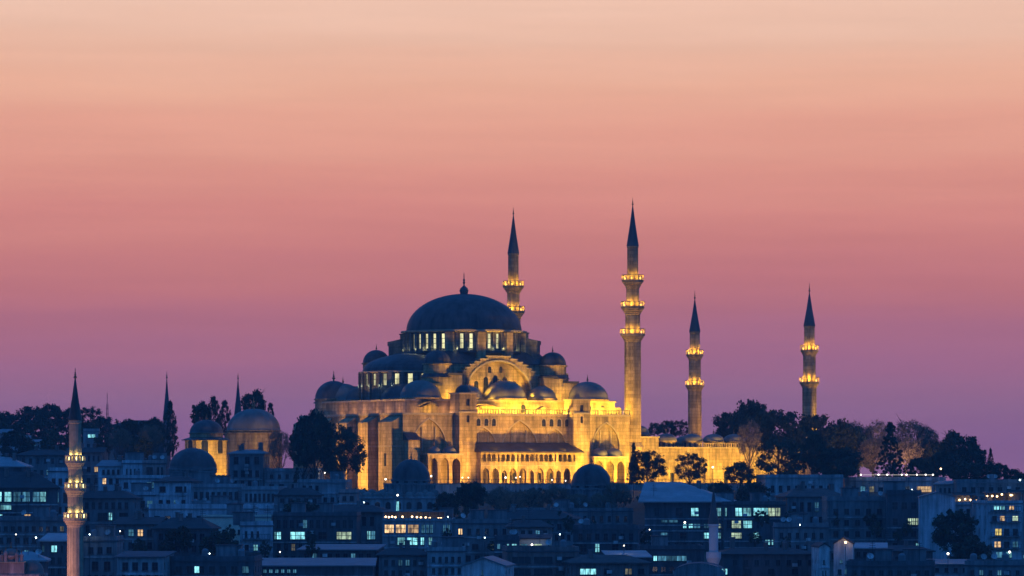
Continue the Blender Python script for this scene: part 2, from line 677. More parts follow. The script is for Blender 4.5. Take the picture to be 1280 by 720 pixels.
# small arched windows under the balustrade
for a in [-13.4, -11.2, -9, -6.9] + [7.2, 9.4, 11.6, 13.8]:
    o = (a - .55, a + .55, 14.75, 16.55, 'round')
    mb = pane(PF(-HV - .03), o, 0, 'glass')
    pts = [(a - .55, 14.75)] + arch_pts(a - .55, a + .55, 16.0, 'round') + [(a + .55, 14.75)]
    op = [(a - .78, 14.6)] + arch_pts(a - .78, a + .78, 16.0, 'round') + [(a + .78, 14.6)]
    for p, q, r_, s_ in zip(op, op[1:], pts[1:], pts):
        mb.face([(p[0], -HV - .16, p[1]), (q[0], -HV - .16, q[1]), (r_[0], -HV - .16, r_[1]), (s_[0], -HV - .16, s_[1])], 'stone_band')
        mb.face([(r_[0], -HV - .16, r_[1]), (s_[0], -HV - .16, s_[1]), (s_[0], -HV, s_[1]), (r_[0], -HV, r_[1])], 'stone_band')
    mb.build('window', mosque)

# wall on the tomb-garden side with deep buttresses
side = MB()
Q = PQ(-HU)
qw = [(a - .7, a + .7, 3.0, 6.2, 'rect') for a in (16.8, 5.8, -5.8, -16.8)]
qw2 = [(a - .8, a + .8, 10.6, 14.2, 'round') for a in (16.8, 5.8, -5.8, -16.8)]
wall_strip(side, Q, -HV, HV, ZG, 8, qw, .5, 'stone')
wall_strip(side, Q, -HV, HV, 8, ZW - .5, qw2, .5, 'stone')
side.box(-HU - .3, -HU + .1, -HV - .3, HV + .3, ZW - .502, ZW - .002, 'stone_band')
side.build('side_wall', mosque)
add_windows(mosque, Q, qw + qw2, .45)
for k, (v0, v1) in enumerate(((-26.3, -19.4), (-14, -8.8), (-3, 2.6), (9, 14), (20, 26))):
    b = MB()
    b.box(-HU - 2.6, -HU, v0, v1, ZG, 15.6, 'stone')
    b.face([(-HU - 2.6, v0, 15.6), (-HU - 2.6, v1, 15.6), (-HU, v1, 17.0), (-HU, v0, 17.0)], 'stone')
    b.face([(-HU - 2.6, v0, 15.6), (-HU, v0, 17.0), (-HU, v0, 15.6)], 'stone')
    b.face([(-HU - 2.6, v1, 15.6), (-HU, v1, 17.0), (-HU, v1, 15.6)], 'stone')
    b.box(-HU - 2.72, -HU - .05, v0 - .1, v1 + .1, 9.6, 9.9, 'stone_band')
    b.build('buttress', mosque)
    if k < 2:
        o_ = (-(v0 + v1) / 2 - .55, -(v0 + v1) / 2 + .55, 5.0, 8.0, 'rect')
        pane(PQ(-HU - 2.64), o_, 0, 'glass').build('window', mosque)
rest = MB()
wall_strip(rest, PR(HU), -HV, HV, ZG, ZW - .5, [], .3, 'stone')
wall_strip(rest, PB(HV), -HU, HU, ZG, ZW - .5, [], .3, 'stone')
rest.face([(-HU, -HV, ZW - .55), (HU, -HV, ZW - .55), (HU, HV, ZW - .55), (-HU, HV, ZW - .55)], 'lead')
rest.build('rear_wall', mosque)
# corner abutment with a sloped cap
b = MB()
b.box(-HU + .2, -HU + 3.4, -HV - 2.4, -HV, ZG, 11.2, 'stone')
for q in ([(-HU, -HV - 2.7, 11.2), (-HU + 3.6, -HV - 2.7, 11.2), (-HU + 3.6, -HV, 13), (-HU, -HV, 13)],
          [(-HU, -HV - 2.7, 11.2), (-HU, -HV, 13), (-HU, -HV, 11.2)], [(-HU + 3.6, -HV - 2.7, 11.2), (-HU + 3.6, -HV, 13), (-HU + 3.6, -HV, 11.2)]):
    b.face(q, 'lead')
b.build('buttress', mosque)

# two buttress towers on the front
for s, u0, u1 in ((0, -17.9, -13.1), (1, 14.2, 18.9)):
    t = MB()
    c = (u0 + u1) / 2
    zt = 22.4 if s == 0 else 21.2
    v0 = -HV - 2.6
    T_ = PF(v0)
    slot = [(c - .35, c + .35, 15.6, 17.2, 'rect')]
    slot2 = [(c - .45, c + .45, 19.6, 21.2, 'rect')] if s == 0 else [(c - .45, c + .45, 18.5, 20.0, 'rect')]
    wall_strip(t, T_, u0, u1, ZG, 17.8, slot, .4, 'stone')
    wall_strip(t, T_, u0, u1, 18.2, zt, slot2, .4, 'stone')
    t.box(u0 - .2, u1 + .2, v0 - .2, -HV + 2, 17.8, 18.2, 'stone_band')
    for u in (u0, u1):
        t.face([(u, v0, ZG), (u, -HV + 2, ZG), (u, -HV + 2, zt), (u, v0, zt)], 'stone')
    t.face([(u0, -HV + 2, 17), (u1, -HV + 2, 17), (u1, -HV + 2, zt), (u0, -HV + 2, zt)], 'stone')
    t.box(u0 - .25, u1 + .25, v0 - .25, -HV + 2.2, zt, zt + .3, 'stone_band')
    t = t.build('tower', mosque)
    add_windows(t, T_, slot + slot2, .35)
    if s == 0:
        dome(t, (c, -HV - .3), 2.0, zt + .3, .0, 1.9, 'tower_dome', 16, fin=.9)

# raised inner block under the aisle domes
IB = 21.2
inn = MB()
inn.box(-29.5, 29.5, -23.9, 23.9, ZW - 1, IB - .4, 'stone')
inn.box(-29.8, 29.8, -24.2, 24.2, IB - .4, IB, 'stone_band')
inn.face([(-29.8, -24.2, IB + .02), (29.8, -24.2, IB + .02), (29.8, 24.2, IB + .02), (-29.8, 24.2, IB + .02)], 'lead')
# curved lead hoods over the gallery windows
for c, w, z in ((-10.6, 2.2, 18.7), (-8, 5.6, 18.9), (8.2, 2, 18.7), (-23.4, 3.2, 19.2)):
    for i in range(8):
        a, b_ = -w + 2 * w * i / 8, -w + 2 * w * (i + 1) / 8
        h = lambda x: z + .9 * math.cos(x / w * PI / 2) ** 2
        inn.face([(c + a, -24.2, h(a) + .2), (c + b_, -24.2, h(b_) + .2), (c + b_, -25.6, h(b_)), (c + a, -25.6, h(a))], 'lead')
inn.build('gallery_wall', mosque)
gw = [(a - .6, a + .6, 18.1, 20.1, 'round') for a in (3.2, 22, 26)]
add_windows(mosque, PF(-23.95), gw, 0)

# aisle domes, front and rear rows
for (u, r) in ((-23.5, 5.0), (-10.4, 3.6), (0, 5.2), (10.6, 3.6), (23.8, 5.2)):
    for sg in (-1, 1):
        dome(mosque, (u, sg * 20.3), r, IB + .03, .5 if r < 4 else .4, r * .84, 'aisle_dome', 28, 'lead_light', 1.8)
for (u, v) in ((-22.3, -9.4), (-22.3, 9.4), (22.3, -9.4), (22.3, 9.4)):
    dome(mosque, (u, v), 5.4, IB + .03, .3, 3.8, 'exedra_dome', 28, 'lead', 0)
# far left corner dome has a taller drum
dome(mosque, (-25.5, 21.5), 4.7, ZW, 4.2, 4.5, 'corner_dome', 28, 'lead', 2.6)

# central square mass
cm = MB()
cm.box(-16.2, 16.2, -15.2, 15.2, IB, 30.4, 'stone')
for i in range(4):
    a = [(-16.6, -15.6), (16.6, -15.6), (16.6, 15.6), (-16.6, 15.6)]
    p, q = a[i], a[(i + 1) % 4]
    k = .82
    cm.face([(p[0], p[1], 30.4), (q[0], q[1], 30.4), (q[0] * k, q[1] * k, 33.4), (p[0] * k, p[1] * k, 33.4)], 'lead')
cm.box(-16.6, 16.6, -15.6, 15.6, 30.1, 30.4, 'lead')
cm.build('dome_base', mosque)

# semi-domes with lit drums
for sg in (-1, 1):
    c = (sg * 13.6, 0)
    r = 14.0
    sd = MB()
    P = PC(c, r)
    a0, a1 = (PI / 2, 3 * PI / 2) if sg < 0 else (-PI / 2, PI / 2)
    ws = []
    for i in range(13):
        am = a0 + (a1 - a0) * (i + .5) / 13
        ws.append((am - .042, am + .042, 24.9, 27.7, 'rect'))
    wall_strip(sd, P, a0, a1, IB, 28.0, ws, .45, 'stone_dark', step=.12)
    sd.lathe([(r, 28.0, 'stone_band'), (r + .35, 28.1, 'stone_band'), (r + .35, 28.4, 'lead'), (r - .6, 28.45, 'lead')] +
             [(x, z, 'lead') for x, z in dome_prof(r - .6, 4.6, 9, 28.5)], 'lead', c, 36, a0, a1)
    # pilasters between the windows
    for i in range(14):
        am = a0 + (a1 - a0) * i / 13
        T = Matrix.Translation((c[0], c[1], 0)) @ Matrix.Rotation(am, 4, 'Z')
        sd.box(r - .1, r + .45, -.45, .45, IB, 28.0, 'stone_dark', T)
    sd = sd.build('semi_dome', mosque)
    for o_ in ws:
        mb = MB()
        mb.face([P(o_[0], o_[2], .42), P(o_[1], o_[2], .42), P(o_[1], o_[3], .42), P(o_[0], o_[3], .42)], 'drumlit')
        mid = (o_[2] + o_[3]) / 2
        mb.face([P(o_[0], mid, .38), P(o_[1], mid, .38), P(o_[1], mid + .12, .38), P(o_[0], mid + .12, .38)], 'f_dark')
        mb.build('window', sd)

# great drum and dome
DR = 14.9
drum = MB()
P = PC((0, 0), DR)
NW = 40
ws = []
for i in range(NW):
    am = 2 * PI * (i + .5) / NW
    ws.append((am - .027, am + .027, 34.1, 37.7, 'rect'))
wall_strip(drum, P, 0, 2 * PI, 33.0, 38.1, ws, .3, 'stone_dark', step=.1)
drum.lathe([(DR + .9, 33.0, 'lead'), (DR + .9, 33.5, 'lead'), (DR, 33.6, 'lead')], 'lead', (0, 0), 64)
drum.lathe([(DR, 38.1, 'stone_band'), (DR + .9, 38.3, 'stone_band'), (DR + .9, 38.7, 'lead'), (DR - .4, 38.75, 'lead')], 'lead', (0, 0), 64)
for i in range(NW):
    am = 2 * PI * i / NW
    T = Matrix.Rotation(am, 4, 'Z')
    drum.box(DR - .1, DR + .45, -.4, .4, 33.5, 38.15, 'stone_dark', T)
drum = drum.build('drum', mosque)
for base in (-PI / 2, PI / 2):
    for da in (-42, -14, 14, 42):
        T = Matrix.Rotation(base + R(da), 4, 'Z')
        b = MB()
        b.box(DR - .2, DR + 1.7, -1.05, 1.05, 30.6, 38.0, 'stone', T)
        b.box(DR - .2, DR + 1.9, -1.2, 1.2, 38.0, 38.29, 'lead', T)
        b.build('pier', drum)
for o_ in ws:
    mb = MB()
    mb.face([P(o_[0], o_[2], .28), P(o_[1], o_[2], .28), P(o_[1], o_[3], .28), P(o_[0], o_[3], .28)], 'drumlit')
    for t in (.33, .66):
        z = o_[2] + (o_[3] - o_[2]) * t
        mb.face([P(o_[0], z, .24), P(o_[1], z, .24), P(o_[1], z + .12, .24), P(o_[0], z + .12, .24)], 'f_dark')
    mb.build('window', drum)
gd = MB()
gd.lathe(dome_prof(14.45, 9.4, 16, 38.72), 'lead', (0, 0), 96)
# raised lead seams
for i in range(48):
    a = 2 * PI * i / 48
    pr = dome_prof(14.5, 9.43, 14, 38.72)[:-1]
    for (r0, z0), (r1, z1) in zip(pr, pr[1:]):
        da0, da1 = .06 / max(r0, 1), .06 / max(r1, 1)
        gd.face([(r0 * math.cos(a - da0), r0 * math.sin(a - da0), z0), (r0 * math.cos(a + da0), r0 * math.sin(a + da0), z0),
                 (r1 * math.cos(a + da1), r1 * math.sin(a + da1), z1), (r1 * math.cos(a - da1), r1 * math.sin(a - da1), z1)], 'lead_seam')
gd = gd.build('great_dome', mosque, True)
mb = MB()
mb.lathe([(1.0, 48.0), (.95, 48.3), (1.15, 48.9), (.95, 49.5), (.45, 49.95), (.2, 50.2), (.16, 50.6), (.38, 50.9), (.16, 51.2), (.3, 51.6), (.12, 51.9),
          (.1, 53.0), (.02, 53.5)], 'lead', (0, 0), 14)
mb.build('finial', gd, True)

# diagonal flying buttresses at the drum
for k in (0, 1, 3):
    b = MB()
    T = Matrix.Rotation(PI / 4 + k * PI / 2, 4, 'Z')
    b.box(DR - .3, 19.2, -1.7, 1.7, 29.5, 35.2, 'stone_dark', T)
    P8 = [T @ Vector(p) for p in ((DR - .3, -1.9, 37.2), (DR - .3, 1.9, 37.2), (19.4, 1.9, 36.2), (19.4, -1.9, 36.2),
                                  (DR - .3, -1.9, 35.2), (DR - .3, 1.9, 35.2), (19.4, 1.9, 35.2), (19.4, -1.9, 35.2))]
    for q, mm in (((0, 1, 2, 3), 'lead'), ((3, 2, 6, 7), 'stone_dark'), ((0, 3, 7, 4), 'stone_dark'), ((1, 2, 6, 5), 'stone_dark')):
        b.face([P8[i] for i in q], mm)
    b.build('flying_buttress', mosque)
# octagonal weight turrets at the four corners
for (u, v) in ((-16.4, -15.8), (16.4, -15.8), (-16.4, 15.8), (16.4, 15.8)):
    t = MB()
    dz = -.9 if v < 0 else 0
    t.lathe([(4.0, IB, 'stone'), (4.0, 26.6, 'lead'), (4.3, 26.7, 'lead'), (3.4, 27.6, 'stone'), (3.4, 30.6 + dz, 'stone'), (3.75, 30.7 + dz, 'stone'), (3.75, 31.0 + dz, 'lead'),
             (3.4, 31.05 + dz, 'lead')] + [(x, z, 'lead') for x, z in dome_prof(3.4, 3.2, 8, 31.1 + dz)], 'lead', (u, v), 16)
    t = t.build('turret', mosque)
    finial(t, (u, v), 34.2 + dz, 1.6, .25)

# stepped tympanum walls, front and rear
for sg in (-1, 1):
    ty = MB()
    steps = [(11.2, 27.6), (10.2, 28.5), (9.1, 29.3), (8.0, 30.1), (6.7, 30.8), (5.2, 31.5), (3.2, 32.2)]
    vf, vb = 17.4, 15.25
    prev = IB
    for k, (w, z) in enumerate(steps):
        if sg < 0:
            pass
        ty_z0 = prev
        prev = z
        # cap of each step and its ends
        nw = steps[k + 1][0] if k + 1 < len(steps) else 0
        for s2 in (-1, 1):
            x0, x1 = sorted((s2 * nw, s2 * (w + .25)))
            ty.box(x0, x1, min(sg * vb, sg * (vf + .2)), max(sg * vb, sg * (vf + .2)), z - .3, z, 'stone_band')
            ty.face([(s2 * w, sg * vf, ty_z0 if k else IB), (s2 * w, sg * vb, ty_z0 if k else IB), (s2 * w, sg * vb, z), (s2 * w, sg * vf, z)], 'stone')
    # face with the great arch as a deep recess: stacked strips share one outline
    ra = 9.3
    zs = 22.2
    pts = arch_pts(-ra, ra, zs, 'round', 28)
    pts = [(x, zs + (z - zs) * .92) for x, z in pts]

    def top(x):
        x = abs(x)
        zz = IB
        for w, z in steps:
            if x <= w:
                zz = z
        return zz
    xs = sorted(set([p[0] for p in pts] + [s2 * w for w, _ in steps for s2 in (-1, 1)]))
    pd = dict((round(x, 5), z) for x, z in pts)

    def low(x):
        if abs(x) >= ra:
            return IB
        return zs + .92 * math.sqrt(max(0, ra * ra - x * x))
    for x0, x1 in zip(xs, xs[1:]):
        tm = top((x0 + x1) / 2)
        ty.face([(x0, sg * vf, low(x0) if abs(x0) < ra else (IB if abs((x0 + x1) / 2) > ra else zs)),
                 (x1, sg * vf, low(x1) if abs(x1) < ra else (IB if abs((x0 + x1) / 2) > ra else zs)), (x1, sg * vf, tm), (x0, sg * vf, tm)], 'stone')
    rec = 15.7
    for (p, q) in zip(pts, pts[1:]):
        ty.face([(p[0], sg * vf, p[1]), (q[0], sg * vf, q[1]), (q[0], sg * rec, q[1]), (p[0], sg * rec, p[1])], 'stone')
        # moulding
        k2 = 1.05
        P2 = [(x * k2, zs + (z - zs) * k2) for x, z in (p, q)]
        ty.face([(p[0], sg * (vf + .22), p[1]), (q[0], sg * (vf + .22), q[1]), (P2[1][0], sg * (vf + .22), P2[1][1]), (P2[0][0], sg * (vf + .22), P2[0][1])], 'stone_band')
        ty.face([(p[0], sg * (vf + .22), p[1]), (q[0], sg * (vf + .22), q[1]), (q[0], sg * vf, q[1]), (p[0], sg * vf, p[1])], 'stone_band')
    ty.face([(x, sg * rec, z) for x, z in [(-ra, IB)] + pts + [(ra, IB)]], 'stone')
    ty = ty.build('tympanum', mosque)
    for (x, z0, z1, w) in ((-5.4, 23.0, 26.0, .6), (-2.7, 23.0, 27.0, .6), (0, 23, 27.4, .6), (2.7, 23, 27.0, .6), (5.4, 23, 26, .6), (-1.6, 28, 29.6, .45), (1.6, 28, 29.6, .45)):
        Pn = (lambda a, z, d: (a, -rec - .03 + d, z)) if sg < 0 else (lambda a, z, d: (a, rec + .03 - d, z))
        pane(Pn, (x - w, x + w, z0, z1, 'round'), 0, 'glass').build('window', ty)
# lit stepped piers beside the tympana
for sg in (-1, 1):
    for (u, w, z) in ((-13.4, 1.9, 27.2), (13.4, 1.9, 26.8), (19.3, 2.0, 25.6), (-19.6, 2, 24.6)):
        b = MB()
        v0, v1 = sorted((sg * 15.2, sg * 19.6))
        b.box(u - w, u + w, v0, v1, IB, z, 'stone')
        b.box(u - w - .3, u + w + .3, v0 - .3, v1 + .3, z, z + .5, 'lead')
        b.build('pier', mosque)

# terrace balustrade, in dark stone that stands in for its backlit shade
bl = MB()
for (x0, x1, v) in ((-13, 14.1, -HV + .1), (19, HU, -HV + .1)):
    bl.box(x0, x1, v - .12, v + .12, ZW + .95, ZW + 1.15, 'stone_dark')
    n = int((x1 - x0) / .75)
    for i in range(n + 1):
        x = x0 + (x1 - x0) * i / n
        bl.box(x - .14, x + .14, v - .1, v + .1, ZW, ZW + .95, 'stone_dark')
bl.build('balustrade', mosque)
# lit end parapet at the right end of the terrace
b = MB()
b.box(24.2, 31.4, -24.0, -14, ZW, 19.6, 'stone')
b.build('parapet_block', mosque)

# ---- two-storey side gallery between the towers
GV = -HV - 4.6
ga = MB()
G = PF(GV)
x0, x1 = -13.1, 14.2
ar = []
cur = x0 + .4
for k in range(10):
    w = 1.95 if k % 3 != 2 else 1.4
    ar.append((cur, cur + w, .5, 4.5 if w > 1.5 else 4.0, 'point'))
    cur += w + .78
wall_strip(ga, G, x0, x1, ZG, .5, [], .6, 'stone')
wall_strip(ga, G, x0, x1, .5, 5.0, ar, .7, 'stone')
ga.box(x0, x1, GV - .15, GV + .1, 5.0, 5.25, 'stone_band')
up = []
n = 20
for i in range(n):
    a = x0 + .3 + (x1 - x0 - .6) * i / n
    w = (x1 - x0 - .6) / n
    if i % 4 != 3:
        up.append((a + .16, a + w - .16, 6.1, 7.9, 'round'))
    else:
        up.append((a + .42, a + w - .42, 6.1, 7.9, 'round'))
wall_strip(ga, G, x0, x1, 5.25, 8.3, up, .5, 'stone')
for u in (x0, x1):
    ga.face([(u, GV, ZG), (u, -HV, ZG), (u, -HV, 8.3), (u, GV, 8.3)], 'stone')
ga.face([(x0, GV, 5.1), (x1, GV, 5.1), (x1, -HV, 5.1), (x0, -HV, 5.1)], 'stone')
ga.face([(x0, GV, .48), (x1, GV, .48), (x1, -HV, .48), (x0, -HV, .48)], 'stone')
ga = ga.build('side_gallery', mosque)
rf = MB()
e = -.9
rf.box(x0 - .6, x1 + 1.4, GV + e - .1, GV + e, 8.2, 8.5, 'lead')
rf.face([(x0 - .6, GV + e, 8.5), (x1 + 1.4, GV + e, 8.5), (x1 + .2, -HV - .02, 10.7), (x0 + .3, -HV - .02, 10.7)], 'lead')
rf.face([(x0 - .6, GV + e, 8.3), (x1 + 1.4, GV + e, 8.3), (x1 + .2, -HV, 8.3), (x0 - .6, -HV, 8.3)], 'lead')
rf.face([(x0 - .6, GV + e, 8.4), (x0 + .3, -HV, 10.7), (x0 - .6, -HV, 8.4)], 'lead')
rf.face([(x1 + 1.4, GV + e, 8.4), (x1 + .2, -HV, 10.7), (x1 + .2, -HV, 8.4)], 'lead')
rf.build('gallery_roof', ga)
rl = MB()
rl.box(x0, x1, GV - .05, GV, 6.75, 6.85, 'iron')
for i in range(60):
    x = x0 + (x1 - x0) * (i + .5) / 60
    rl.box(x - .03, x + .03, GV - .05, GV - .01, 6.1, 6.75, 'iron')
rl.build('railing', ga)

# ---- domed porches either side of the gallery
for (x0, x1, rr, zc) in ((-27.4, -18.1, 1.75, 8.0), (19.1, 28.4, 2.2, 7.4)):
    pv = -HV - 4.2
    p = MB()
    PP = PF(pv)
    w = (x1 - x0) / 3
    ar = [(x0 + w * i + .45, x0 + w * (i + 1) - .45, .6 if i != 1 else .6, zc - 1.1, 'point') for i in range(3)]
    wall_strip(p, PP, x0, x1, ZG, .6, [], .5, 'stone')
    wall_strip(p, PP, x0, x1, .6, zc - .4, ar, .6, 'stone')
    p.box(x0 - .3, x1 + .3, pv - .3, -HV, zc - .4, zc, 'stone_band')
    for u in (x0, x1):
        p.face([(u, pv, ZG), (u, -HV, ZG), (u, -HV, zc), (u, pv, zc)], 'stone')
    p = p.build('porch', mosque)
    for t in (.3, .75):
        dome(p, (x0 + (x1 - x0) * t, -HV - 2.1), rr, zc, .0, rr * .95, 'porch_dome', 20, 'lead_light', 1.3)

# ------------------------------------------------------------------ minarets
def minaret(label, loc, levels, r, spire, group=None, base=None, flat=0, m='stone', lamp='lampy', rz=0, nm='minaret', lc=SODIUM, lp=230, balz=1.5):
    """levels: [(z floor, r outer)...] from the top down, r: radii of the shaft sections from the top, spire: (z base, z tip, z finial, r)"""
    t = thing(nm, label, 'minaret', loc, rz, group)
    zb = base[0]
    n = 16
    sh = MB()
    zs = [spire[0]] + [l[0] for l in levels] + [base[1]]
    for i in range(len(zs) - 1):
        top, bot = zs[i], zs[i + 1]
        sh.lathe([(r[i] * (1.03 if i == len(zs) - 2 else 1), bot), (r[i], top - .5), (r[i] * 1.12, top - .4), (r[i] * 1.12, top)] if i == 0 else
                 [(r[i] * 1.03, bot), (r[i], top - 1)], m, (0, 0), n)
        # flutes: slim ribs along the shaft
        for k in range(n):
            T = Matrix.Rotation(2 * PI * (k + .5) / n, 4, 'Z')
            sh.box(r[i] * .95, r[i] * 1.035, -.09 * r[i], .09 * r[i], bot, top - (1.0 if i else .6), m, T)
    sh.lathe([(base[2] * 1.35, zb), (base[2] * 1.35, base[1] - 1.2), (r[-1] * 1.06, base[1]), (r[-1], base[1] + .1)], m, (0, 0), 8, PI / 8, PI / 8 + 2 * PI)
    sh.build('shaft', t)
    for i, (z, ro) in enumerate(levels):
        b = MB()
        rb = r[i + 1]
        hc = (ro - rb) * 1.2 + .25 * balz
        pr = [(rb * 1.02, z - hc - .2)]
        for k in range(4):       # corbelled stalactite courses
            q = (k + 1) / 4
            pr += [(rb + (ro - rb) * q ** 1.15 * .93, z - hc + hc * (k + .15) / 4), (rb + (ro - rb) * q ** 1.15 * .93, z - hc + hc * (k + .8) / 4)]
        pr += [(ro, z - .12), (ro, z), (r[i] * .9, z + .01)]
        b.lathe(pr, m, (0, 0), 20)
        b = b.build('balcony', t)
        rl = MB()
        np_ = 16
        rl.lathe([(ro - .14, z + balz - .2), (ro + .04, z + balz - .2), (ro + .04, z + balz), (ro - .14, z + balz), (ro - .14, z + balz - .2)], m, (0, 0), 20)
        for k in range(np_):
            T = Matrix.Rotation(2 * PI * k / np_, 4, 'Z')
            rl.box(ro - .13, ro + .02, -.13, .13, z, z + balz - .2, m, T)
        rl.lathe([(ro - .1, z), (ro - .02, z), (ro - .02, z + .22), (ro - .1, z + .22)], m, (0, 0), 20)
        rl.build('railing', b)
        for k in range(6):
            a = 2 * PI * (k + .35) / 6 - TH
            lx, ly = (ro - .38) * math.cos(a), (ro - .38) * math.sin(a)
            lm = MB()
            lm.lathe([(.02, z + .3), (.15, z + .4), (.2, z + .55), (.15, z + .75), (.02, z + .85)], lamp, (lx, ly), 8)
            lm.build('lamp', b)
            if k % 2 == 0 or k == 3 or k == 5:
                lamp_light('POINT', (lx * .96, ly * .96, z + 1.1), None, lp, lc, .2, parent=b)
    s = MB()
    zb_, zt, zf, rs = spire
    s.lathe([(rs * .95, zb_ - .05), (rs * 1.1, zb_ + .05), (rs * .97, zb_ + (zt - zb_) * .12), (rs * .5, zb_ + (zt - zb_) * .55), (.12, zt)], 'lead', (0, 0), 16)
    s = s.build('spire', t)
    finial(s, (0, 0), zt - .1, zf - zt + .1, .26)
    return t


TL = [(51.2, 2.75), (44.6, 2.95), (37.8, 3.1)]
minaret('tallest stone minaret with three lit balconies at the right end of the mosque', mw(34.6, -24.2, 0), TL, [1.32, 1.55, 1.78, 2.0],
        (59.8, 69.8, 71.9, 1.42), 'minarets of the great mosque', (ZG, 11.0, 2.1), rz=TH)
minaret('tall stone minaret rising behind the great dome with its lower shaft hidden', mw(32.4, 31.4, .8), TL, [1.32, 1.55, 1.78, 2.0],
        (59.8, 69.8, 71.9, 1.42), 'minarets of the great mosque', (ZG - .8, 11.0, 2.1), rz=TH)
SL = [(33.6, 2.3), (25.4, 2.5)]
minaret('shorter stone minaret with two lit balconies rising out of the dark trees at right', mw(87.7, -24.2, 1.0), SL, [1.3, 1.55, 1.75],
        (39.9, 48.4, 51.0, 1.42), 'minarets of the great mosque', (ZG, 9.0, 1.8), rz=TH)
minaret('shorter stone minaret standing behind the low domed courtyard wall', mw(87.5, 29.8, 1.3), SL, [1.3, 1.55, 1.75],
        (39.9, 48.4, 51.0, 1.42), 'minarets of the great mosque', (ZG - .3, 9.0, 1.8), rz=TH)
# nearest minaret, bottom left
P0 = at(94, 700, 600)
minaret('slender near minaret with three lit balconies and rosy lower shaft at the left', (P0.x, 600, 0),
        [(4.4, 1.5), (.3, 1.62), (-4.2, 1.75)], [.88, 1.0, 1.08, 1.16], (10.7, 16.8, 18.6, .98), None, (ground(P0.x, 600) - 1, -18, 1.3),
        lamp='lampg', lc=(1, .80, .26), lp=42, m='stone_band', balz=1.1)

# ------------------------------------------------------------------ courtyard of the mosque, right
cy = thing('courtyard_hall', 'long low floodlit courtyard building with a row of small domes right of the tallest minaret', 'courtyard', MC, TH)
cw = MB()
C1 = PF(-23.0)
gate = [(54.2, 57.0, 0.2, 5.6, 'round')]
wins = [(a - .6, a + .6, .4, 3.4, 'rect') for a in (47, 63, 70, 77)]
wall_strip(cw, C1, 36.6, 43.0, ZG, 12.2, [], .5, 'stone')
wall_strip(cw, C1, 43.0, 86, ZG, 6.0, gate + wins, .6, 'stone', back='stone')
wall_strip(cw, C1, 43.0, 86, 6.0, 9.6, [], .6, 'stone')
cw.box(36.5, 43.2, -23.2, -20, 12.2, 12.5, 'stone_band')
cw.box(42.9, 86.2, -23.2, -22, 9.6, 9.9, 'stone_band')
cw.face([(43, -23, ZG), (43, 27, ZG), (43, 27, 12.2), (43, -23, 12.2)], 'stone')
cw.face([(86, -23, ZG), (86, 27, ZG), (86, 27, 9.6), (86, -23, 9.6)], 'stone')
cw.face([(36.6, 27, ZG), (86, 27, ZG), (86, 27, 9.6), (36.6, 27, 9.6)], 'stone')
cw.face([(36.6, -23, 12.2), (43, -23, 12.2), (43, 27, 12.2), (36.6, 27, 12.2)], 'lead')
cw.face([(43, -23, 9.6), (86, -23, 9.6), (86, -16, 9.6), (43, -16, 9.6)], 'lead')
cw.face([(43, 20, 9.6), (86, 20, 9.6), (86, 27, 9.6), (43, 27, 9.6)], 'lead')
cw.build('wall', cy)
add_windows(cy, C1, wins, .5)
bl = MB()
bl.box(55, 86, -23.1, -22.9, 10.75, 10.95, 'stone')
for i in range(46):
    x = 55 + 31 * i / 45
    bl.box(x - .17, x + .17, -23.08, -22.92, 9.9, 10.75, 'stone')
bl.build('balustrade', cy)
dome(cy, (39.8, -19.2), 2.4, 12.3, .8, 2.1, 'dome', 20, 'lead_light', .0)
for u in (47.4, 55.2, 61.6, 67.8, 74, 80.2):
    for v in (-19.4, 23.4):
        mb = MB()
        c = (u, v)
        P = PC(c, 2.5)
        ws = [(2 * PI * (i + .5) / 12 - .13, 2 * PI * (i + .5) / 12 + .13, 10.0, 11.3, 'round') for i in range(12)]
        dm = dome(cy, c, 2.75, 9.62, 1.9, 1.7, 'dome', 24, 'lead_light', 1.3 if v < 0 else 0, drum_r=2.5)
        if v < 0:
            for o_ in ws[5:12]:
                mb = MB()
                o_ = (o_[0], o_[1], 9.9, 11.0, 'rect')
                pane(PC(c, 2.54), o_, 0, 'glass').build('window', dm)

# ------------------------------------------------------------------ tombs and domed buildings
def domed(label, px, rpx, ybase, rise, drum, Y, body=None, name='domed_building', wall='stone', lead='lead', n=32, fin=1.2, oct_=8, win=0, cat='domed building', wmat='glass'):
    s = K * Y
    p = at(px, ybase, Y)
    r = rpx * s
    zg = ground(p.x, Y) - .5
    t = thing(name, label, cat, (p.x, Y, 0), 0)
    zb = p.z
    w = MB()
    hb = (body or (rpx * 1.15)) * s
    zd = zb - drum * s
    w.lathe([(hb, zg), (hb, zd - .3), (hb + .3, zd - .3), (hb + .3, zd), (r * .98, zd + .02)], wall, (0, 0), oct_, PI / oct_, PI / oct_ + 2 * PI)
    w.build('wall', t)
    dr = MB()
    ops = []
    if win:
        for i in range(win):
            a = 2 * PI * (i + .5) / win
            ops.append((a - .11, a + .11, zd + .25 * drum * s, zd + .8 * drum * s, 'rect'))
    Pm = PC((0, 0), r)
    wall_strip(dr, Pm, 0, 2 * PI, zd, zb - .25, ops, .3, wall, step=.2)
    dr.lathe([(r, zb - .25), (r + .3, zb - .2), (r + .3, zb)], wall, (0, 0), 40)
    dr.build('drum', t)
    for o_ in ops:
        pane(Pm, o_, .28, wmat).build('window', t)
    d = MB()
    d.lathe([(r + .3, zb)] + dome_prof(r, rise * s, 12, zb + .05), lead, (0, 0), n)
    d = d.build('dome', t, True)
    finial(d, (0, 0), zb + rise * s, fin, fin * .17)
    return t, p, s


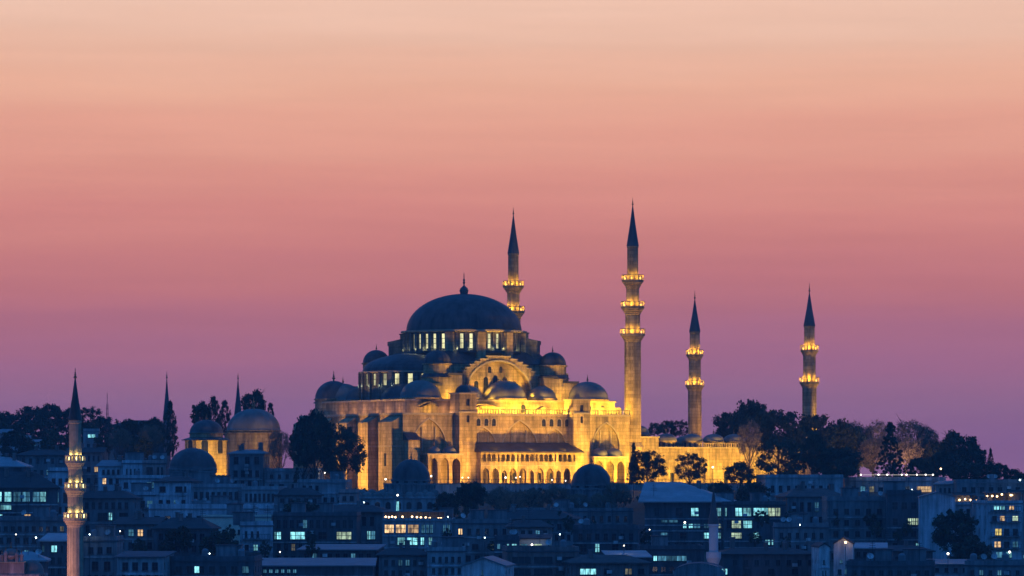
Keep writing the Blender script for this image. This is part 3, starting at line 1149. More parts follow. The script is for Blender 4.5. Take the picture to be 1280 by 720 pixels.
tomb1, p, s = domed('octagonal tomb glowing amber under a small lead dome left of the plain domed hall', 258, 21, 541, 16, 8, 965, 28, 'mausoleum', oct_=8, cat='tomb', fin=1.6)
hw = 28 * s
mb = MB()
for k, a in enumerate((0, 1, 2, 3, 4, 5, 6, 7)):
    T = Matrix.Rotation(a * PI / 4, 4, 'Z')
    ap = hw * math.cos(PI / 8)
    Pk = (lambda T, ap: lambda x, z, d: T @ Vector((ap - d, x, z)))(T, ap + .03)
    for z0 in (p.z - 26 * s,):
        q = MB()
        pp = pane(Pk, (-.8, .8, z0, z0 + 3.4, 'round'), 0, 'glass')
        pts = [(-.8, z0)] + arch_pts(-.8, .8, z0 + 2.6, 'round') + [(.8, z0)]
        op = [(-1.1, z0)] + arch_pts(-1.1, 1.1, z0 + 2.6, 'round') + [(1.1, z0)]
        for A, B, C_, D_ in zip(op, op[1:], pts[1:], pts):
            pp.face([Pk(A[0], A[1], -.1), Pk(B[0], B[1], -.1), Pk(C_[0], C_[1], -.1), Pk(D_[0], D_[1], -.1)], 'stone_band')
        pp.build('window', tomb1)
# rolled eaves above the tomb wall
ev_ = MB()
ev_.lathe([(hw + 1.0, p.z - 9.5 * s), (hw + .9, p.z - 9 * s), (21 * s, p.z - 5.5 * s)], 'lead', (0, 0), 8, PI / 8, PI / 8 + 2 * PI)
ev_.build('eaves', tomb1)
tomb2, p, s = domed('broad octagonal tomb of plain stone with a wide grey lead dome beside the glowing one', 317, 33.5, 538, 27, 3, 985, 36, 'mausoleum', oct_=16, cat='tomb', lead='lead_light', fin=3.0)
for k in range(16):
    T = Matrix.Rotation(k * PI / 8 + PI / 16, 4, 'Z')
    ap = 36 * s * math.cos(PI / 16) + .03
    Pk = (lambda T, ap: lambda x, z, d: T @ Vector((ap - d, x, z)))(T, ap)
    if k % 2:
        pane(Pk, (-.5, .5, p.z - 17 * s, p.z - 12 * s, 'rect'), 0, 'glass').build('window', tomb2)
domed('dark blue lead dome of a low bath house in front of the glowing tomb', 241, 30, 586, 26, 3, 905, 38, 'bath_house', oct_=4, wall='w_mid', fin=.8, win=0, cat='bath house')
domed('dark dome on an octagonal drum below the buttressed mosque wall', 514, 24, 600, 26, 5, 905, 33, 'domed_school', oct_=8, wall='w_mid', fin=1.8, win=12)
domed('dark dome on a low drum in front of the right porch of the mosque', 739, 25, 606, 26, 5, 905, 33, 'domed_school', oct_=8, wall='w_mid', fin=2.2, win=12)

# ------------------------------------------------------------------ town houses
def ev(xs, xe, n, frac=.55, m=None):
    w = (xe - xs) / n
    return [(xs + w * i + w * (1 - frac) / 2, xs + w * i + w * (1 + frac) / 2, m) for i in range(n)]


def house(label, x0, x1, yt, Y, dep, wall='w_grey', roof='flat', rh=0, rm='r_dark', rows=(), name='house', cat='house', over=.5, yaw=0,
          chim=0, ridge=(.25, .75), frame='f_dark', group=None, side_n=3, para=.7, extra=None):
    s = K * Y
    cx = (x0 + x1) / 2
    p = at(cx, yt, Y)
    W, zt = (x1 - x0) * s, p.z
    zg = ground(p.x, Y) - 1
    zg = min(zg, zt - 3)
    zr = zg                                      # origin at the base
    t = thing(name, label, cat, (p.x, Y, zr), R(yaw), group)
    H = zt - zr
    wl_ = MB()
    f = lambda a, z, d: (a, d, z)
    bk = lambda a, z, d: (-a, dep - d, z)
    lf = lambda a, z, d: (-W / 2 + d, -a, z)
    rt = lambda a, z, d: (W / 2 - d, a, z)
    rn = random.Random(int(x0 * 17 + yt * 5))
    rows = list(rows)
    if rows and name not in ('shed', 'hut'):
        yb_ = max(r_[1] for r_ in rows)
        hgt = max(6, min(8, rows[0][1] - rows[0][0]))
        nn = max(2, int((x1 - x0) / rn.uniform(8, 12)))
        for _ in range(4):
            yb_ += rn.uniform(13, 15)
            if yb_ > 735 or CZ + (HY - yb_) * s - zr < 1:
                break
            rows.append((yb_ - hgt, yb_, ev(x0 + 3, x1 - 3, nn, rn.uniform(.4, .6))))
    rr = []
    for (ya, yb, lst) in sorted(rows, key=lambda q: -q[1]):
        za, zb2 = CZ + (HY - yb) * s - zr, CZ + (HY - ya) * s - zr
        rr.append((max(.1, za), min(H - .12, zb2), lst))
    cur = 0
    wcount = 0
    wm_cache = {}
    for za, zb2, lst in rr:
        if za <= cur + .05:
            za = cur + .05
        if zb2 <= za + .1:
            continue
        wall_strip(wl_, f, -W / 2, W / 2, cur, za, [], .2, wall)
        ops = []
        last = -W / 2 + .1
        for q in sorted(lst):
            a0, a1 = (q[0] - cx) * s, (q[1] - cx) * s
            a0, a1 = max(a0, last), min(a1, W / 2 - .1)
            if a1 - a0 < .15:
                continue
            last = a1 + .08
            ops.append((a0, a1, za, zb2, 'rect', q[2] if len(q) > 2 else None))
        top = zb2 + .1
        wall_strip(wl_, f, -W / 2, W / 2, za, top, ops, .28, wall)
        for o_ in ops:
            m = o_[5] or (rn.choice(('D', 'D', 'D', 'D', 'Pd', 'W')) if rn.random() < .055 else 'glass')
            wd = o_[1] - o_[0]
            nb = 1 if wd < 2.2 else max(2, int(wd / 1.1))
            key = (round(wd, 2), round(zb2 - za, 2), m)
            if key not in wm_cache:
                P = lambda a, z, d: (a, d, z)
                mb = pane(P, (-wd / 2, wd / 2, 0, zb2 - za, 'rect'), 0, m, frame, (nb, 1 if zb2 - za > 1.2 else 0), .1)
                # sill standing proud of the wall
                mb.box(-wd / 2 - .1, wd / 2 + .1, -.4, -.285, -.14, -.02, frame)
                wm_cache[key] = mb.mesh('window')
            link('window', wm_cache[key], t, ((o_[0] + o_[1]) / 2, .28, za))
            wcount += 1
        # side walls share the row with a few windows each
        so = []
        if dep > 5 and side_n and wcount < 80:
            for i in range(side_n):
                a = dep * (i + .5) / side_n
                so.append((a - .5, a + .5, za, zb2, 'rect'))
        so_l = [(-b_, -a_, c_, d_, k_) for a_, b_, c_, d_, k_ in so]
        wall_strip(wl_, lf, -dep, 0, cur, za, [], .2, wall)
        wall_strip(wl_, lf, -dep, 0, za, top, so_l, .25, wall, back='glass')
        wall_strip(wl_, rt, 0, dep, cur, za, [], .2, wall)
        wall_strip(wl_, rt, 0, dep, za, top, so, .25, wall, back='glass')
        if rn.random() < .75:
            lg = MB()
            lg.box(-W / 2 - .02, W / 2 + .02, -.22, -.004, za - .75, za - .5, 'w_grey' if wall in ('w_dark', 'w_mid', 'w_brown') else 'w_blue')
            lg.build('ledge', t)
        cur = top
    if cur < H:
        wall_strip(wl_, f, -W / 2, W / 2, cur, H, [], .2, wall)
        wall_strip(wl_, lf, -dep, 0, cur, H, [], .2, wall)
        wall_strip(wl_, rt, 0, dep, cur, H, [], .2, wall)
    wall_strip(wl_, bk, -W / 2, W / 2, 0, H, [], .2, wall)
    h = rh * s
    ro = MB()
    o = over
    if roof == 'flat':
        ro.box(-W / 2 - .2, W / 2 + .2, -.2, dep + .2, H, H + .22, rm)
        if para:
            for (a, b, c, d) in ((-W / 2, W / 2, 0, .25), (-W / 2, W / 2, dep - .25, dep), (-W / 2, -W / 2 + .25, .25, dep - .25), (W / 2 - .25, W / 2, .25, dep - .25)):
                ro.box(a, b, c, d, H + .22, H + .22 + para, wall)
    elif roof == 'hip':
        xa, xb = -W / 2 - o, W / 2 + o
        r0, r1 = xa + (xb - xa) * ridge[0], xa + (xb - xa) * ridge[1]
        ym = dep / 2
        ro.box(xa, xb, -o, dep + o, H, H + .25, rm)
        z0 = H + .25
        z1 = H + .25 + h
        A, B, C_, D_ = (xa, -o, z0), (xb, -o, z0), (xb, dep + o, z0), (xa, dep + o, z0)
        E_, F_ = (r0, ym, z1), (r1, ym, z1)
        ro.face([A, B, F_, E_], rm)
        ro.face([C_, D_, E_, F_], rm)
        ro.face([B, C_, F_], rm)
        ro.face([D_, A, E_], rm)
    elif roof == 'gable':                        # gable end towards the camera
        z0, z1 = H, H + h
        wl_.face([(-W / 2, 0, H), (W / 2, 0, H), (0, 0, z1)], wall)
        wl_.face([(-W / 2, dep, H), (W / 2, dep, H), (0, dep, z1)], wall)
        k = h / (W / 2)
        for sgn in (-1, 1):
            e0 = (sgn * (W / 2 + o), z0 - k * o)
            pts = [(e0[0], -o, e0[1] + .02), (0, -o, z1 + .02), (0, dep + o, z1 + .02), (e0[0], dep + o, e0[1] + .02)]
            ro.face(pts, rm)
            ro.face([(a, b, c + .22) for a, b, c in pts], rm)
            ro.face([pts[0], pts[1], (0, -o, z1 + .24), (e0[0], -o, e0[1] + .24)], rm)
            ro.face([pts[0], pts[3], (pts[3][0], pts[3][1], pts[3][2] + .22), (pts[0][0], pts[0][1], pts[0][2] + .22)], rm)
    elif roof == 'ridge':                        # ridge parallel to the street
        z0, z1 = H, H + h
        k = h / (dep / 2)
        wl_.face([(-W / 2, 0, H), (-W / 2, dep, H), (-W / 2, dep / 2, z1)], wall)
        wl_.face([(W / 2, 0, H), (W / 2, dep, H), (W / 2, dep / 2, z1)], wall)
        for (y0, y1) in ((-o, dep / 2), (dep + o, dep / 2)):
            za = z0 - k * o
            pts = [(-W / 2 - o, y0, za + .02), (W / 2 + o, y0, za + .02), (W / 2 + o, y1, z1 + .02), (-W / 2 - o, y1, z1 + .02)]
            ro.face(pts, rm)
            up = [(a, b, c + .2) for a, b, c in pts]
            ro.face(up, rm)
            for i in range(4):
                ro.face([pts[i], pts[(i + 1) % 4], up[(i + 1) % 4], up[i]], rm)
    elif roof == 'shed':                         # slopes down towards the camera
        z1 = H + h
        for u in (-W / 2, W / 2):
            wl_.face([(u, 0, H), (u, dep, H), (u, dep, z1)], wall)
        wl_.face([(-W / 2, dep, H), (W / 2, dep, H), (W / 2, dep, z1), (-W / 2, dep, z1)], wall)
        k = h / dep
        pts = [(-W / 2 - o, -o, H - k * o + .02), (W / 2 + o, -o, H - k * o + .02), (W / 2 + o, dep + o, z1 + k * o + .02), (-W / 2 - o, dep + o, z1 + k * o + .02)]
        up = [(a, b, c + .2) for a, b, c in pts]
        ro.face(pts, rm)
        ro.face(up, rm)
        for i in range(4):
            ro.face([pts[i], pts[(i + 1) % 4], up[(i + 1) % 4], up[i]], rm)
    elif roof == 'barrel':
        n = 12
        for i in range(n):
            a, b = PI * i / n, PI * (i + 1) / n
            q = [(-(W / 2 + .02) * math.cos(a), H + h * math.sin(a)), (-(W / 2 + .02) * math.cos(b), H + h * math.sin(b))]
            ro.face([(q[0][0], -.02, q[0][1]), (q[1][0], -.02, q[1][1]), (q[1][0], dep, q[1][1]), (q[0][0], dep, q[0][1])], rm)
            wl_.face([(q[0][0] * .98, 0, H), (q[1][0] * .98, 0, H), (q[1][0] * .98, 0, q[1][1] - .05), (q[0][0] * .98, 0, q[0][1] - .05)], wall)
    wl_.build('wall', t)
    ro = ro.build('roof', t)
    rnd = random.Random(int(x0 * 31 + yt * 7 + Y))
    zc = H + (h * .5 if roof != 'flat' else .3)
    for i in range(chim):
        c = MB()
        x = -W / 2 + W * ((i + .5 + rnd.uniform(-.25, .25)) / chim)
        y = dep * rnd.uniform(.35, .6)
        hh = rnd.uniform(1.0, 1.8) + h * .55
        ww = rnd.uniform(.3, .5)
        c.box(x - ww, x + ww, y - ww, y + ww, H + .1, H + .1 + hh + .6, 'w_brown')
        c.box(x - ww - .12, x + ww + .12, y - ww - .12, y + ww + .12, H + hh + .7, H + hh + .9, 'w_mid')
        c.build('chimney', ro)
    return t, s, zr, W, H, dep


def roof_bits(t, W, H, dep, kinds, seed):
    rnd = random.Random(seed)
    for k in kinds:
        x = rnd.uniform(-W * .4, W * .4)
        y = rnd.uniform(1.0, dep * .6)
        mb = MB()
        if k == 'tank':
            mb.lathe([(.02, H + .5), (.6, H + .5), (.6, H + 1.8), (.3, H + 2.1), (.02, H + 2.15)], 'r_grey', (x, y), 12)
            for a in (-.4, .4):
                mb.box(x + a - .05, x + a + .05, y - .05, y + .05, H + .2, H + .55, 'iron')
            mb.build('water_tank', t)
        elif k == 'dish':
            T = Matrix.Translation((x, y, H + 1.5)) @ Matrix.Rotation(R(60), 4, 'X') @ Matrix.Rotation(R(rnd.uniform(-20, 20)), 4, 'Y')
            mb.lathe([(.02, 0), (.25, .04), (.45, .14), (.55, .25)], 'w_white', (0, 0), 12, T=T)
            mb.box(x - .04, x + .04, y - .04, y + .04, H + .2, H + 1.5, 'iron')
            mb.build('satellite_dish', t)
        elif k == 'aerial':
            mb.box(x - .04, x + .04, y - .04, y + .04, H + .1, H + 4, 'iron')
            for j in range(4):
                mb.box(x - .7 + j * .1, x + .7 - j * .1, y - .03, y + .03, H + 2.6 + j * .35, H + 2.66 + j * .35, 'iron')
            mb.build('aerial', t)
        elif k == 'stair':
            w = rnd.uniform(1.3, 2.2)
            mb.box(x - w, x + w, y, y + 3, H + .2, H + 2.6, 'w_mid')
            mb.box(x - w - .2, x + w + .2, y - .2, y + 3.2, H + 2.6, H + 2.8, 'r_flat')
            mb.build('stair_head', t)


def balcony_row(t, W, zs, dep=1.1, x0=None, x1=None, m='w_mid'):
    for z in zs:
        b = MB()
        a, c = (x0 if x0 is not None else -W * .42), (x1 if x1 is not None else W * .42)
        b.box(a, c, -dep, -.003, z, z + .18, m)
        b.box(a, c, -dep, -dep + .08, z + 1.0, z + 1.08, 'iron')
        n = int((c - a) / .5)
        for i in range(n + 1):
            x = a + (c - a) * i / n
            b.box(x - .03, x + .03, -dep, -dep + .06, z + .18, z + 1.0, 'iron')
        b.build('balcony', t)


C, D, Pp, Wm, Y_ = 'C', 'D', 'P', 'W', 'Y'
HOUSES = [
    # ---- left edge
    ('long shed with a pale blue metal roof at the far left edge', -34, 30, 584, 850, 16, 'w_dark', 'hip', 12, 'r_pale', [(590, 600, ev(-20, 28, 5))], 'shed', dict(ridge=(.2, .6))),
    ('dark hall with a row of four bright cyan windows at the left edge', -30, 72, 611, 800, 18, 'w_dark', 'hip', 20, 'r_dark',
     [(615, 627, [(-8, 2, C), (6, 14, C), (17, 26, D), (28, 37, D), (41, 49, D), (50, 57, C)]), (630, 637, [(-6, 14, C)]), (643, 651, [(-6, 3, C), (12, 20), (30, 38), (48, 56)])], 'hall', dict(ridge=(.3, .7), chim=2)),
    ('grey annex with two dim cyan windows beside the near minaret', 60, 90, 590, 815, 14, 'w_blue', 'flat', 0, 'r_flat', [(598, 606, ev(63, 88, 3)), (616, 628, [(62, 66, D), (68, 73, D), (79, 84)])], 'annex', {}),
    ('low stone terrace house with many small dark windows below the lit cyan row', -20, 86, 652, 725, 14, 'w_mid', 'flat', 0, 'r_flat', [(658, 664, ev(-15, 82, 11)), (672, 679, ev(-15, 48, 6))], 'terrace_house', dict(bits=('dish', 'tank', 'aerial'))),
    ('small cottage with a pale tilted roof and one white lit window beside the near minaret', 50, 82, 677, 695, 10, 'w_dark', 'shed', 8, 'r_pale', [(682, 690, [(53, 55, D), (64, 71, C), (76, 79)])], 'cottage', dict(over=.3)),
    ('cottage under a pale blue sheet roof behind the small bottom left domes', 24, 56, 702, 655, 10, 'w_dark', 'hip', 10, 'r_pale', [(706, 713, ev(28, 54, 3))], 'cottage', dict(ridge=(.1, .45))),
    ('square grey block with large dark windows just right of the near minaret base', 104, 146, 677, 700, 14, 'w_mid', 'flat', 0, 'r_flat', [(684, 692, ev(108, 142, 3)), (702, 713, [(115, 123), (130, 138)])], 'block', dict(bits=('tank', 'aerial'))),
    ('dark low roofed house behind the near minaret below the pale gabled house', 88, 168, 624, 825, 14, 'w_mid', 'hip', 9, 'r_dark', [(628, 636, ev(96, 162, 8)), (641, 650, [(98, 112), (122, 134), (136, 140, C), (149, 160)])], 'house', dict(chim=2)),
    ('pale plastered house with a shallow gable below the left bare tree', 122, 154, 583, 925, 14, 'w_blue', 'ridge', 7, 'r_grey', [(587, 593, ev(126, 151, 4)), (598, 605, ev(126, 151, 3))], 'house', dict(chim=1)),
    ('pale tall narrow house with a domed stair turret right of the shallow gabled house', 154, 178, 580, 920, 12, 'w_blue', 'flat', 0, 'r_flat', [(586, 593, ev(156, 176, 4, .4)), (598, 605, ev(156, 176, 3))], 'house', dict(bits=('stair',))),
    ('rosy stone house with two dark openings below the tall cypress', 178, 207, 580, 925, 12, 'w_pink', 'flat', 0, 'r_flat', [(584, 597, [(183, 191), (196, 199), (201, 204)])], 'house', {}),
    ('low pale wall house with one bright white window under the rosy stone house', 148, 200, 599, 890, 12, 'w_blue', 'flat', 0, 'r_flat', [(603, 610, [(154, 160), (166, 176), (184, 189, C), (190, 195, D)]), (615, 621, ev(152, 196, 4))], 'house', {}),
    ('white plastered house with dark windows left of the long school block', 192, 238, 603, 868, 14, 'w_blue', 'hip', 6, 'r_dark', [(608, 615, [(199, 207), (219, 228), (230, 233)]), (625, 632, ev(196, 234, 4))], 'house', {}),
    ('pale blue corner house with stacked terraces left of the white plastered house', 162, 194, 620, 838, 14, 'w_blue', 'flat', 0, 'r_flat', [(626, 634, ev(164, 192, 3, .7)), (642, 652, ev(164, 192, 3, .5))], 'house', dict(bal=True)),
    ('long pale parapet building running under the school block', 186, 342, 637, 812, 12, 'w_blue', 'flat', 0, 'r_grey', [(645, 652, ev(190, 256, 5))], 'row_house', dict(para=.9)),
    ('dark hip roofed house in front of the long parapet building', 192, 262, 662, 748, 14, 'w_dark', 'hip', 13, 'r_dark', [(667, 675, ev(196, 258, 6)), (682, 690, ev(196, 258, 6))], 'house', dict(chim=1)),
    ('dark house with blind windows between the near minaret and the hip roofed house', 142, 197, 656, 752, 14, 'w_mid', 'ridge', 8, 'r_dark', [(662, 670, ev(146, 193, 4)), (678, 686, ev(146, 193, 4))], 'house', dict(chim=1)),
    ('small pale shop with a low sloping roof under the dark ridge roofed house', 146, 204, 697, 672, 10, 'w_grey', 'shed', 5, 'r_flat', [(703, 713, ev(150, 200, 4, .6))], 'shop', {}),
    ('long dark workshop with a dim awning at the bottom beside the small pale shop', 198, 318, 702, 678, 14, 'w_dark', 'flat', 0, 'r_flat', [(708, 716, ev(202, 314, 8) + [(243, 249, C)])], 'workshop', dict(bits=('tank', 'stair', 'aerial'))),
    # ---- centre left
    ('long pale school block with a flat roof and a row of dark windows', 238, 302, 610, 872, 14, 'w_grey', 'flat', 0, 'r_grey', [(615, 624, ev(241, 299, 8, .6)), (630, 637, ev(243, 299, 5, .6))], 'school_block', {}),
    ('right wing of the pale school block with tall window bays', 302, 347, 613, 868, 14, 'w_grey', 'flat', 0, 'r_grey', [(617, 627, ev(305, 344, 7, .6)), (632, 638, ev(304, 344, 4, .6))], 'school_block', {}),
    ('square two chimney house with a hip roof in front of the broad tomb', 286, 329, 568, 935, 10, 'w_mid', 'hip', 5, 'r_grey', [(571, 580, [(292, 298), (306, 312), (318, 324)]), (588, 596, ev(290, 326, 4))], 'house', dict(chim=2)),
    ('cream tiled terrace building with light put into its colour above the dark hedge', 252, 338, 647, 800, 10, 'w_cream', 'flat', 0, 'r_grey', [(662, 668, ev(256, 334, 8))], 'terrace_building', dict(para=.3)),  # bright cream albedo replaces the lamplight on this wall
    ('narrow pale blue tower house with one lit window under the cream terrace', 300, 341, 658, 758, 12, 'w_blue', 'flat', 0, 'r_flat', [(664, 672, ev(304, 326, 3, .4)), (681, 688, [(306, 311), (317, 322, C)]), (695, 703, ev(304, 338, 3))], 'house', dict(bal=True)),
    ('dark wide office with three cyan windows left of the overhanging eaves', 341, 446, 646, 806, 16, 'w_dark', 'flat', 0, 'r_dark', [(650, 660, ev(344, 443, 12, .6)), (665, 674, [(342.8, 344.5, C), (346, 351, C), (363, 381, C), (398, 408), (421, 439, Pp)])], 'office', dict(bits=('aerial', 'stair'))),
    ('low pale garden wall house right of the two chimney house', 330, 398, 590, 935, 8, 'w_grey', 'flat', 0, 'r_grey', [(593, 598, ev(334, 394, 6, .4))], 'outbuilding', {}),
    ('low grey outbuilding under the leaning tree left of the row of small domes', 372, 432, 604, 912, 10, 'w_grey', 'flat', 0, 'r_grey', [(607, 613, ev(376, 400, 3, .5))], 'outbuilding', {}),
    ('dark low roofed shed with blank walls among bushes behind the wide office', 344, 402, 620, 868, 12, 'w_mid', 'hip', 9, 'r_dark', [(623, 628, ev(348, 398, 5))], 'shed', {}),
    ('small pinkish house with one dark window left of the domed school', 424, 446, 617, 868, 10, 'w_pink', 'flat', 0, 'r_flat', [(620, 626, [(428, 433), (437, 442)])], 'house', {}),
    ('market hall with a pale sloping sheet roof, the upper one of two', 374, 470, 688, 748, 12, 'w_dark', 'shed', 5, 'r_grey', [(692, 699, ev(378, 466, 9))], 'market_hall', {}),
    ('market hall with a long pale sheet roof, the lower one of two', 316, 466, 708, 700, 14, 'w_dark', 'shed', 7, 'r_grey', [(712, 716, ev(320, 372, 7, .5, D))], 'market_hall', {}),
    # ---- centre
    ('wide house with dark overhanging eaves left of the lit restaurant', 396, 479, 641, 830, 14, 'w_mid', 'hip', 8, 'r_dark', [(646, 657, ev(400, 470, 7, .5)), (664, 674, [(404, 412), (430, 440), (459, 463, C), (464, 469, D)])], 'house', dict(over=1.2)),
    ('brightly lit restaurant with warm windows over a row of cyan windows', 478, 567, 652, 812, 12, 'w_grey', 'flat', 0, 'r_grey',
     [(656, 666, [(472, 477), (481, 492, Wm), (495, 507, Wm), (510, 523, Wm), (527, 531, D), (533, 536, D), (538, 541, D), (554, 557, D), (559, 562, D)]),
      (672, 681, [(497, 506, C), (509, 522, C), (526, 530, C), (536, 540, C)])], 'restaurant', dict(para=.5)),
    ('dark hip roofed house below the lit restaurant windows', 474, 536, 695, 742, 12, 'w_mid', 'hip', 8, 'r_dark', [(700, 707, ev(478, 532, 6, .5)), (713, 719, ev(478, 532, 6, .5))], 'house', dict(chim=1)),
    ('grey flat roofed house between the dark hip roofed house and the white gabled cottage', 534, 582, 690, 735, 12, 'w_grey', 'flat', 0, 'r_flat', [(696, 703, ev(538, 578, 5, .5)), (710, 717, ev(538, 578, 5, .5))], 'house', dict(bits=('tank', 'aerial'))),
    ('white gabled cottage with a plain end wall at the bottom centre', 577, 631, 708, 650, 12, 'w_white', 'gable', 10, 'r_grey', [(712, 719, [(602, 603.5)])], 'cottage', dict(over=.25)),
    ('dark tenement right of the restaurant with two lit windows at its foot', 565, 640, 655, 782, 16, 'w_mid', 'flat', 0, 'r_flat', [(661, 668, ev(570, 636, 6, .4)), (680, 687, [(572, 580), (590, 598), (613, 622, Pp), (633, 638, C)])], 'tenement', dict(bits=('tank', 'dish', 'stair'))),
    ('blank dark blue apartment house behind the small lamp lit annex', 636, 690, 660, 765, 14, 'w_mid', 'hip', 8, 'r_dark', [(663, 668, ev(640, 686, 5))], 'apartment_house', {}),
    ('little whitewashed annex washed by a bright lamp in the middle of the town', 648, 687, 674, 742, 8, 'w_cream', 'shed', 4, 'r_dark', [(680, 686, [(651, 659, D), (668, 677, Pp)])], 'annex', dict(over=.2)),
    ('low extension with a row of small cyan windows beside the whitewashed annex', 618, 649, 676, 738, 8, 'w_dark', 'flat', 0, 'r_flat', [(680, 686, [(622, 625, D), (634, 636, C), (640, 646, C)])], 'annex', {}),
    ('broad brown banded block with wide dark windows at the bottom centre', 634, 724, 690, 700, 14, 'w_brown', 'flat', 0, 'r_flat', [(696, 704, ev(638, 720, 3, .85)), (711, 719, ev(638, 720, 3, .85))], 'block', dict(bits=('aerial', 'tank'))),
    ('long dark hip roofed inn below the dark dome school on the right', 612, 718, 650, 842, 16, 'w_mid', 'hip', 11, 'r_dark', [(655, 662, ev(616, 714, 10))], 'inn', dict(chim=2)),
    ('dark square tenement with a lit slot window right of the banded block', 716, 798, 662, 778, 14, 'w_dark', 'flat', 0, 'r_flat', [(667, 675, ev(720, 794, 7, .5)), (679, 690, [(725, 733), (744, 749, C), (765, 773), (782, 790)])], 'tenement', dict(bits=('dish', 'aerial', 'tank'))),
    ('dark hip roofed shop with a glowing cyan sign window at the bottom', 716, 812, 705, 690, 12, 'w_brown', 'hip', 9, 'r_tile', [(711, 718, [(725, 745, C), (755, 762), (782, 790), (798, 806)])], 'shop', {}),
    ('low house with a pale skylight roof right of the slot window tenement', 762, 812, 697, 735, 10, 'w_dark', 'shed', 6, 'r_pale', [(700, 704, ev(766, 808, 5))], 'house', dict(ridge=(.1, .4))),
    ('dark workshop with a long lit strip window behind the thin minaret', 800, 880, 688, 752, 14, 'w_dark', 'flat', 0, 'r_dark', [(695, 701, [(817, 821, C), (822, 833, D), (834, 845, D), (846, 858, D)])], 'workshop', dict(bits=('stair',))),
    ('row of flat dark dwellings below the tree belt in the centre', 640, 792, 640, 880, 12, 'w_mid', 'flat', 0, 'r_flat', [(645, 652, ev(644, 788, 14, .4))], 'row_house', dict(bits=('tank', 'dish', 'aerial', 'stair'))),
    # ---- right
    ('office block with a big pale hip roof and three storeys of cyan lit windows', 806, 906, 628, 868, 30, 'w_dark', 'hip', 24, 'r_pale',
     [(635, 645, [(818, 824), (845, 853), (864, 873, C), (886, 890), (895, 904.5, C)]),
      (650, 653, [(827, 834, D), (836, 847, D)]),
      (655, 660, [(854, 858, C), (861, 866, C), (867, 875, D), (880, 886, D), (898, 903, Pp)]),
      (666, 673, [(826, 834), (850, 858), (880, 886, C), (897, 902, C)])], 'office_block', dict(ridge=(.02, .42), over=1.4, side_n=6)),
    ('dark office wing with bright cyan and greenish windows behind the thin minaret spire', 905, 982, 632, 864, 22, 'w_dark', 'flat', 0, 'r_dark',
     [(635, 645, [(906, 908, C), (919, 927.5, C), (929, 939, C), (942, 951, C), (952, 960, C), (961, 969, Pp), (970, 976, Pp)]),
      (651, 660, [(908, 914), (914.5, 926, Pp), (929, 940, C), (946, 949)]),
      (666, 673, [(914, 927, Pp), (937, 940), (942, 949, C)]), (675, 681, [(957, 963, C), (965, 975, C)])], 'office_block', dict(side_n=5, bits=('aerial', 'stair'))),
    ('hip roofed timber house right of the lit office wing', 984, 1058, 622, 880, 16, 'w_mid', 'hip', 10, 'r_tile', [(628, 639, ev(988, 1054, 7, .5)), (646, 655, ev(988, 1054, 6, .5))], 'house', dict(chim=2)),
    ('grey upper house with a long row of dark windows below the great dark trees', 956, 1055, 598, 935, 12, 'w_grey', 'flat', 0, 'r_grey', [(607, 615, ev(960, 1042, 8, .45))], 'house', {}),
    ('white twin gabled house split by a dark slot, left gable', 1024, 1037, 684, 700, 10, 'w_white', 'gable', 4, 'r_dark', [(700, 705, [(1029, 1031)])], 'cottage', dict(over=.15)),
    ('white twin gabled house split by a dark slot, right gable', 1042, 1066, 680, 702, 10, 'w_white', 'gable', 7, 'r_dark', [(700, 704, [(1050, 1053, D)])], 'cottage', dict(over=.15)),
    ('low shed with a pale flat sheet roof right of the white gables', 1065, 1106, 686, 712, 9, 'w_dark', 'shed', 5, 'r_pale', [(690, 696, ev(1069, 1102, 4))], 'shed', {}),
    ('four storey apartment house with rows of square dark windows on the right', 1034, 1110, 626, 848, 14, 'w_mid', 'flat', 0, 'r_grey', [(636, 643, ev(1038, 1106, 5, .45)), (650, 657, ev(1038, 1106, 5, .45)), (664, 671, ev(1038, 1106, 5, .45)), (678, 684, ev(1038, 1106, 5, .45))], 'apartment_house', dict(bits=('aerial', 'tank', 'dish'))),
    ('dark apartment house with pale lit windows beside the blank gable wall', 1109, 1152, 618, 836, 14, 'w_dark', 'flat', 0, 'r_flat', [(628, 636, ev(1113, 1148, 3)), (648, 656, [(1116, 1122), (1135, 1139, Pp), (1140, 1144, Pp), (1145, 1149.5, Pp)]), (664, 671, ev(1113, 1148, 3)), (679, 686, [(1116, 1122), (1145, 1149.5, C)]), (692, 700, [(1120, 1126), (1138, 1143, C), (1144, 1148, D)])], 'apartment_house', {}),
    ('tall pale house with a blank end wall left of the round dark tree', 1150, 1194, 622, 815, 14, 'w_blue', 'gable', 6, 'r_grey', [], 'house', dict(over=.2)),
    ('hillside terrace restaurant with a long string of lamps along its roof edge', 1056, 1182, 602, 955, 12, 'w_grey', 'flat', 0, 'r_grey', [(608, 615, ev(1062, 1140, 7, .5) + [(1146, 1164, Wm)])], 'restaurant', dict(para=.9)),
    ('rooftop bar house with four warm lamps right of the blank end wall', 1193, 1236, 632, 822, 12, 'w_blue', 'flat', 0, 'r_grey', [(636, 648, ev(1197, 1232, 4, .5)), (653, 660, [(1199, 1203, C), (1204, 1207, C), (1218, 1223, D), (1224, 1229, D)]), (668, 676, ev(1197, 1232, 4, .5)), (692, 699, ev(1197, 1232, 4, .5))], 'bar_house', dict(para=.6)),
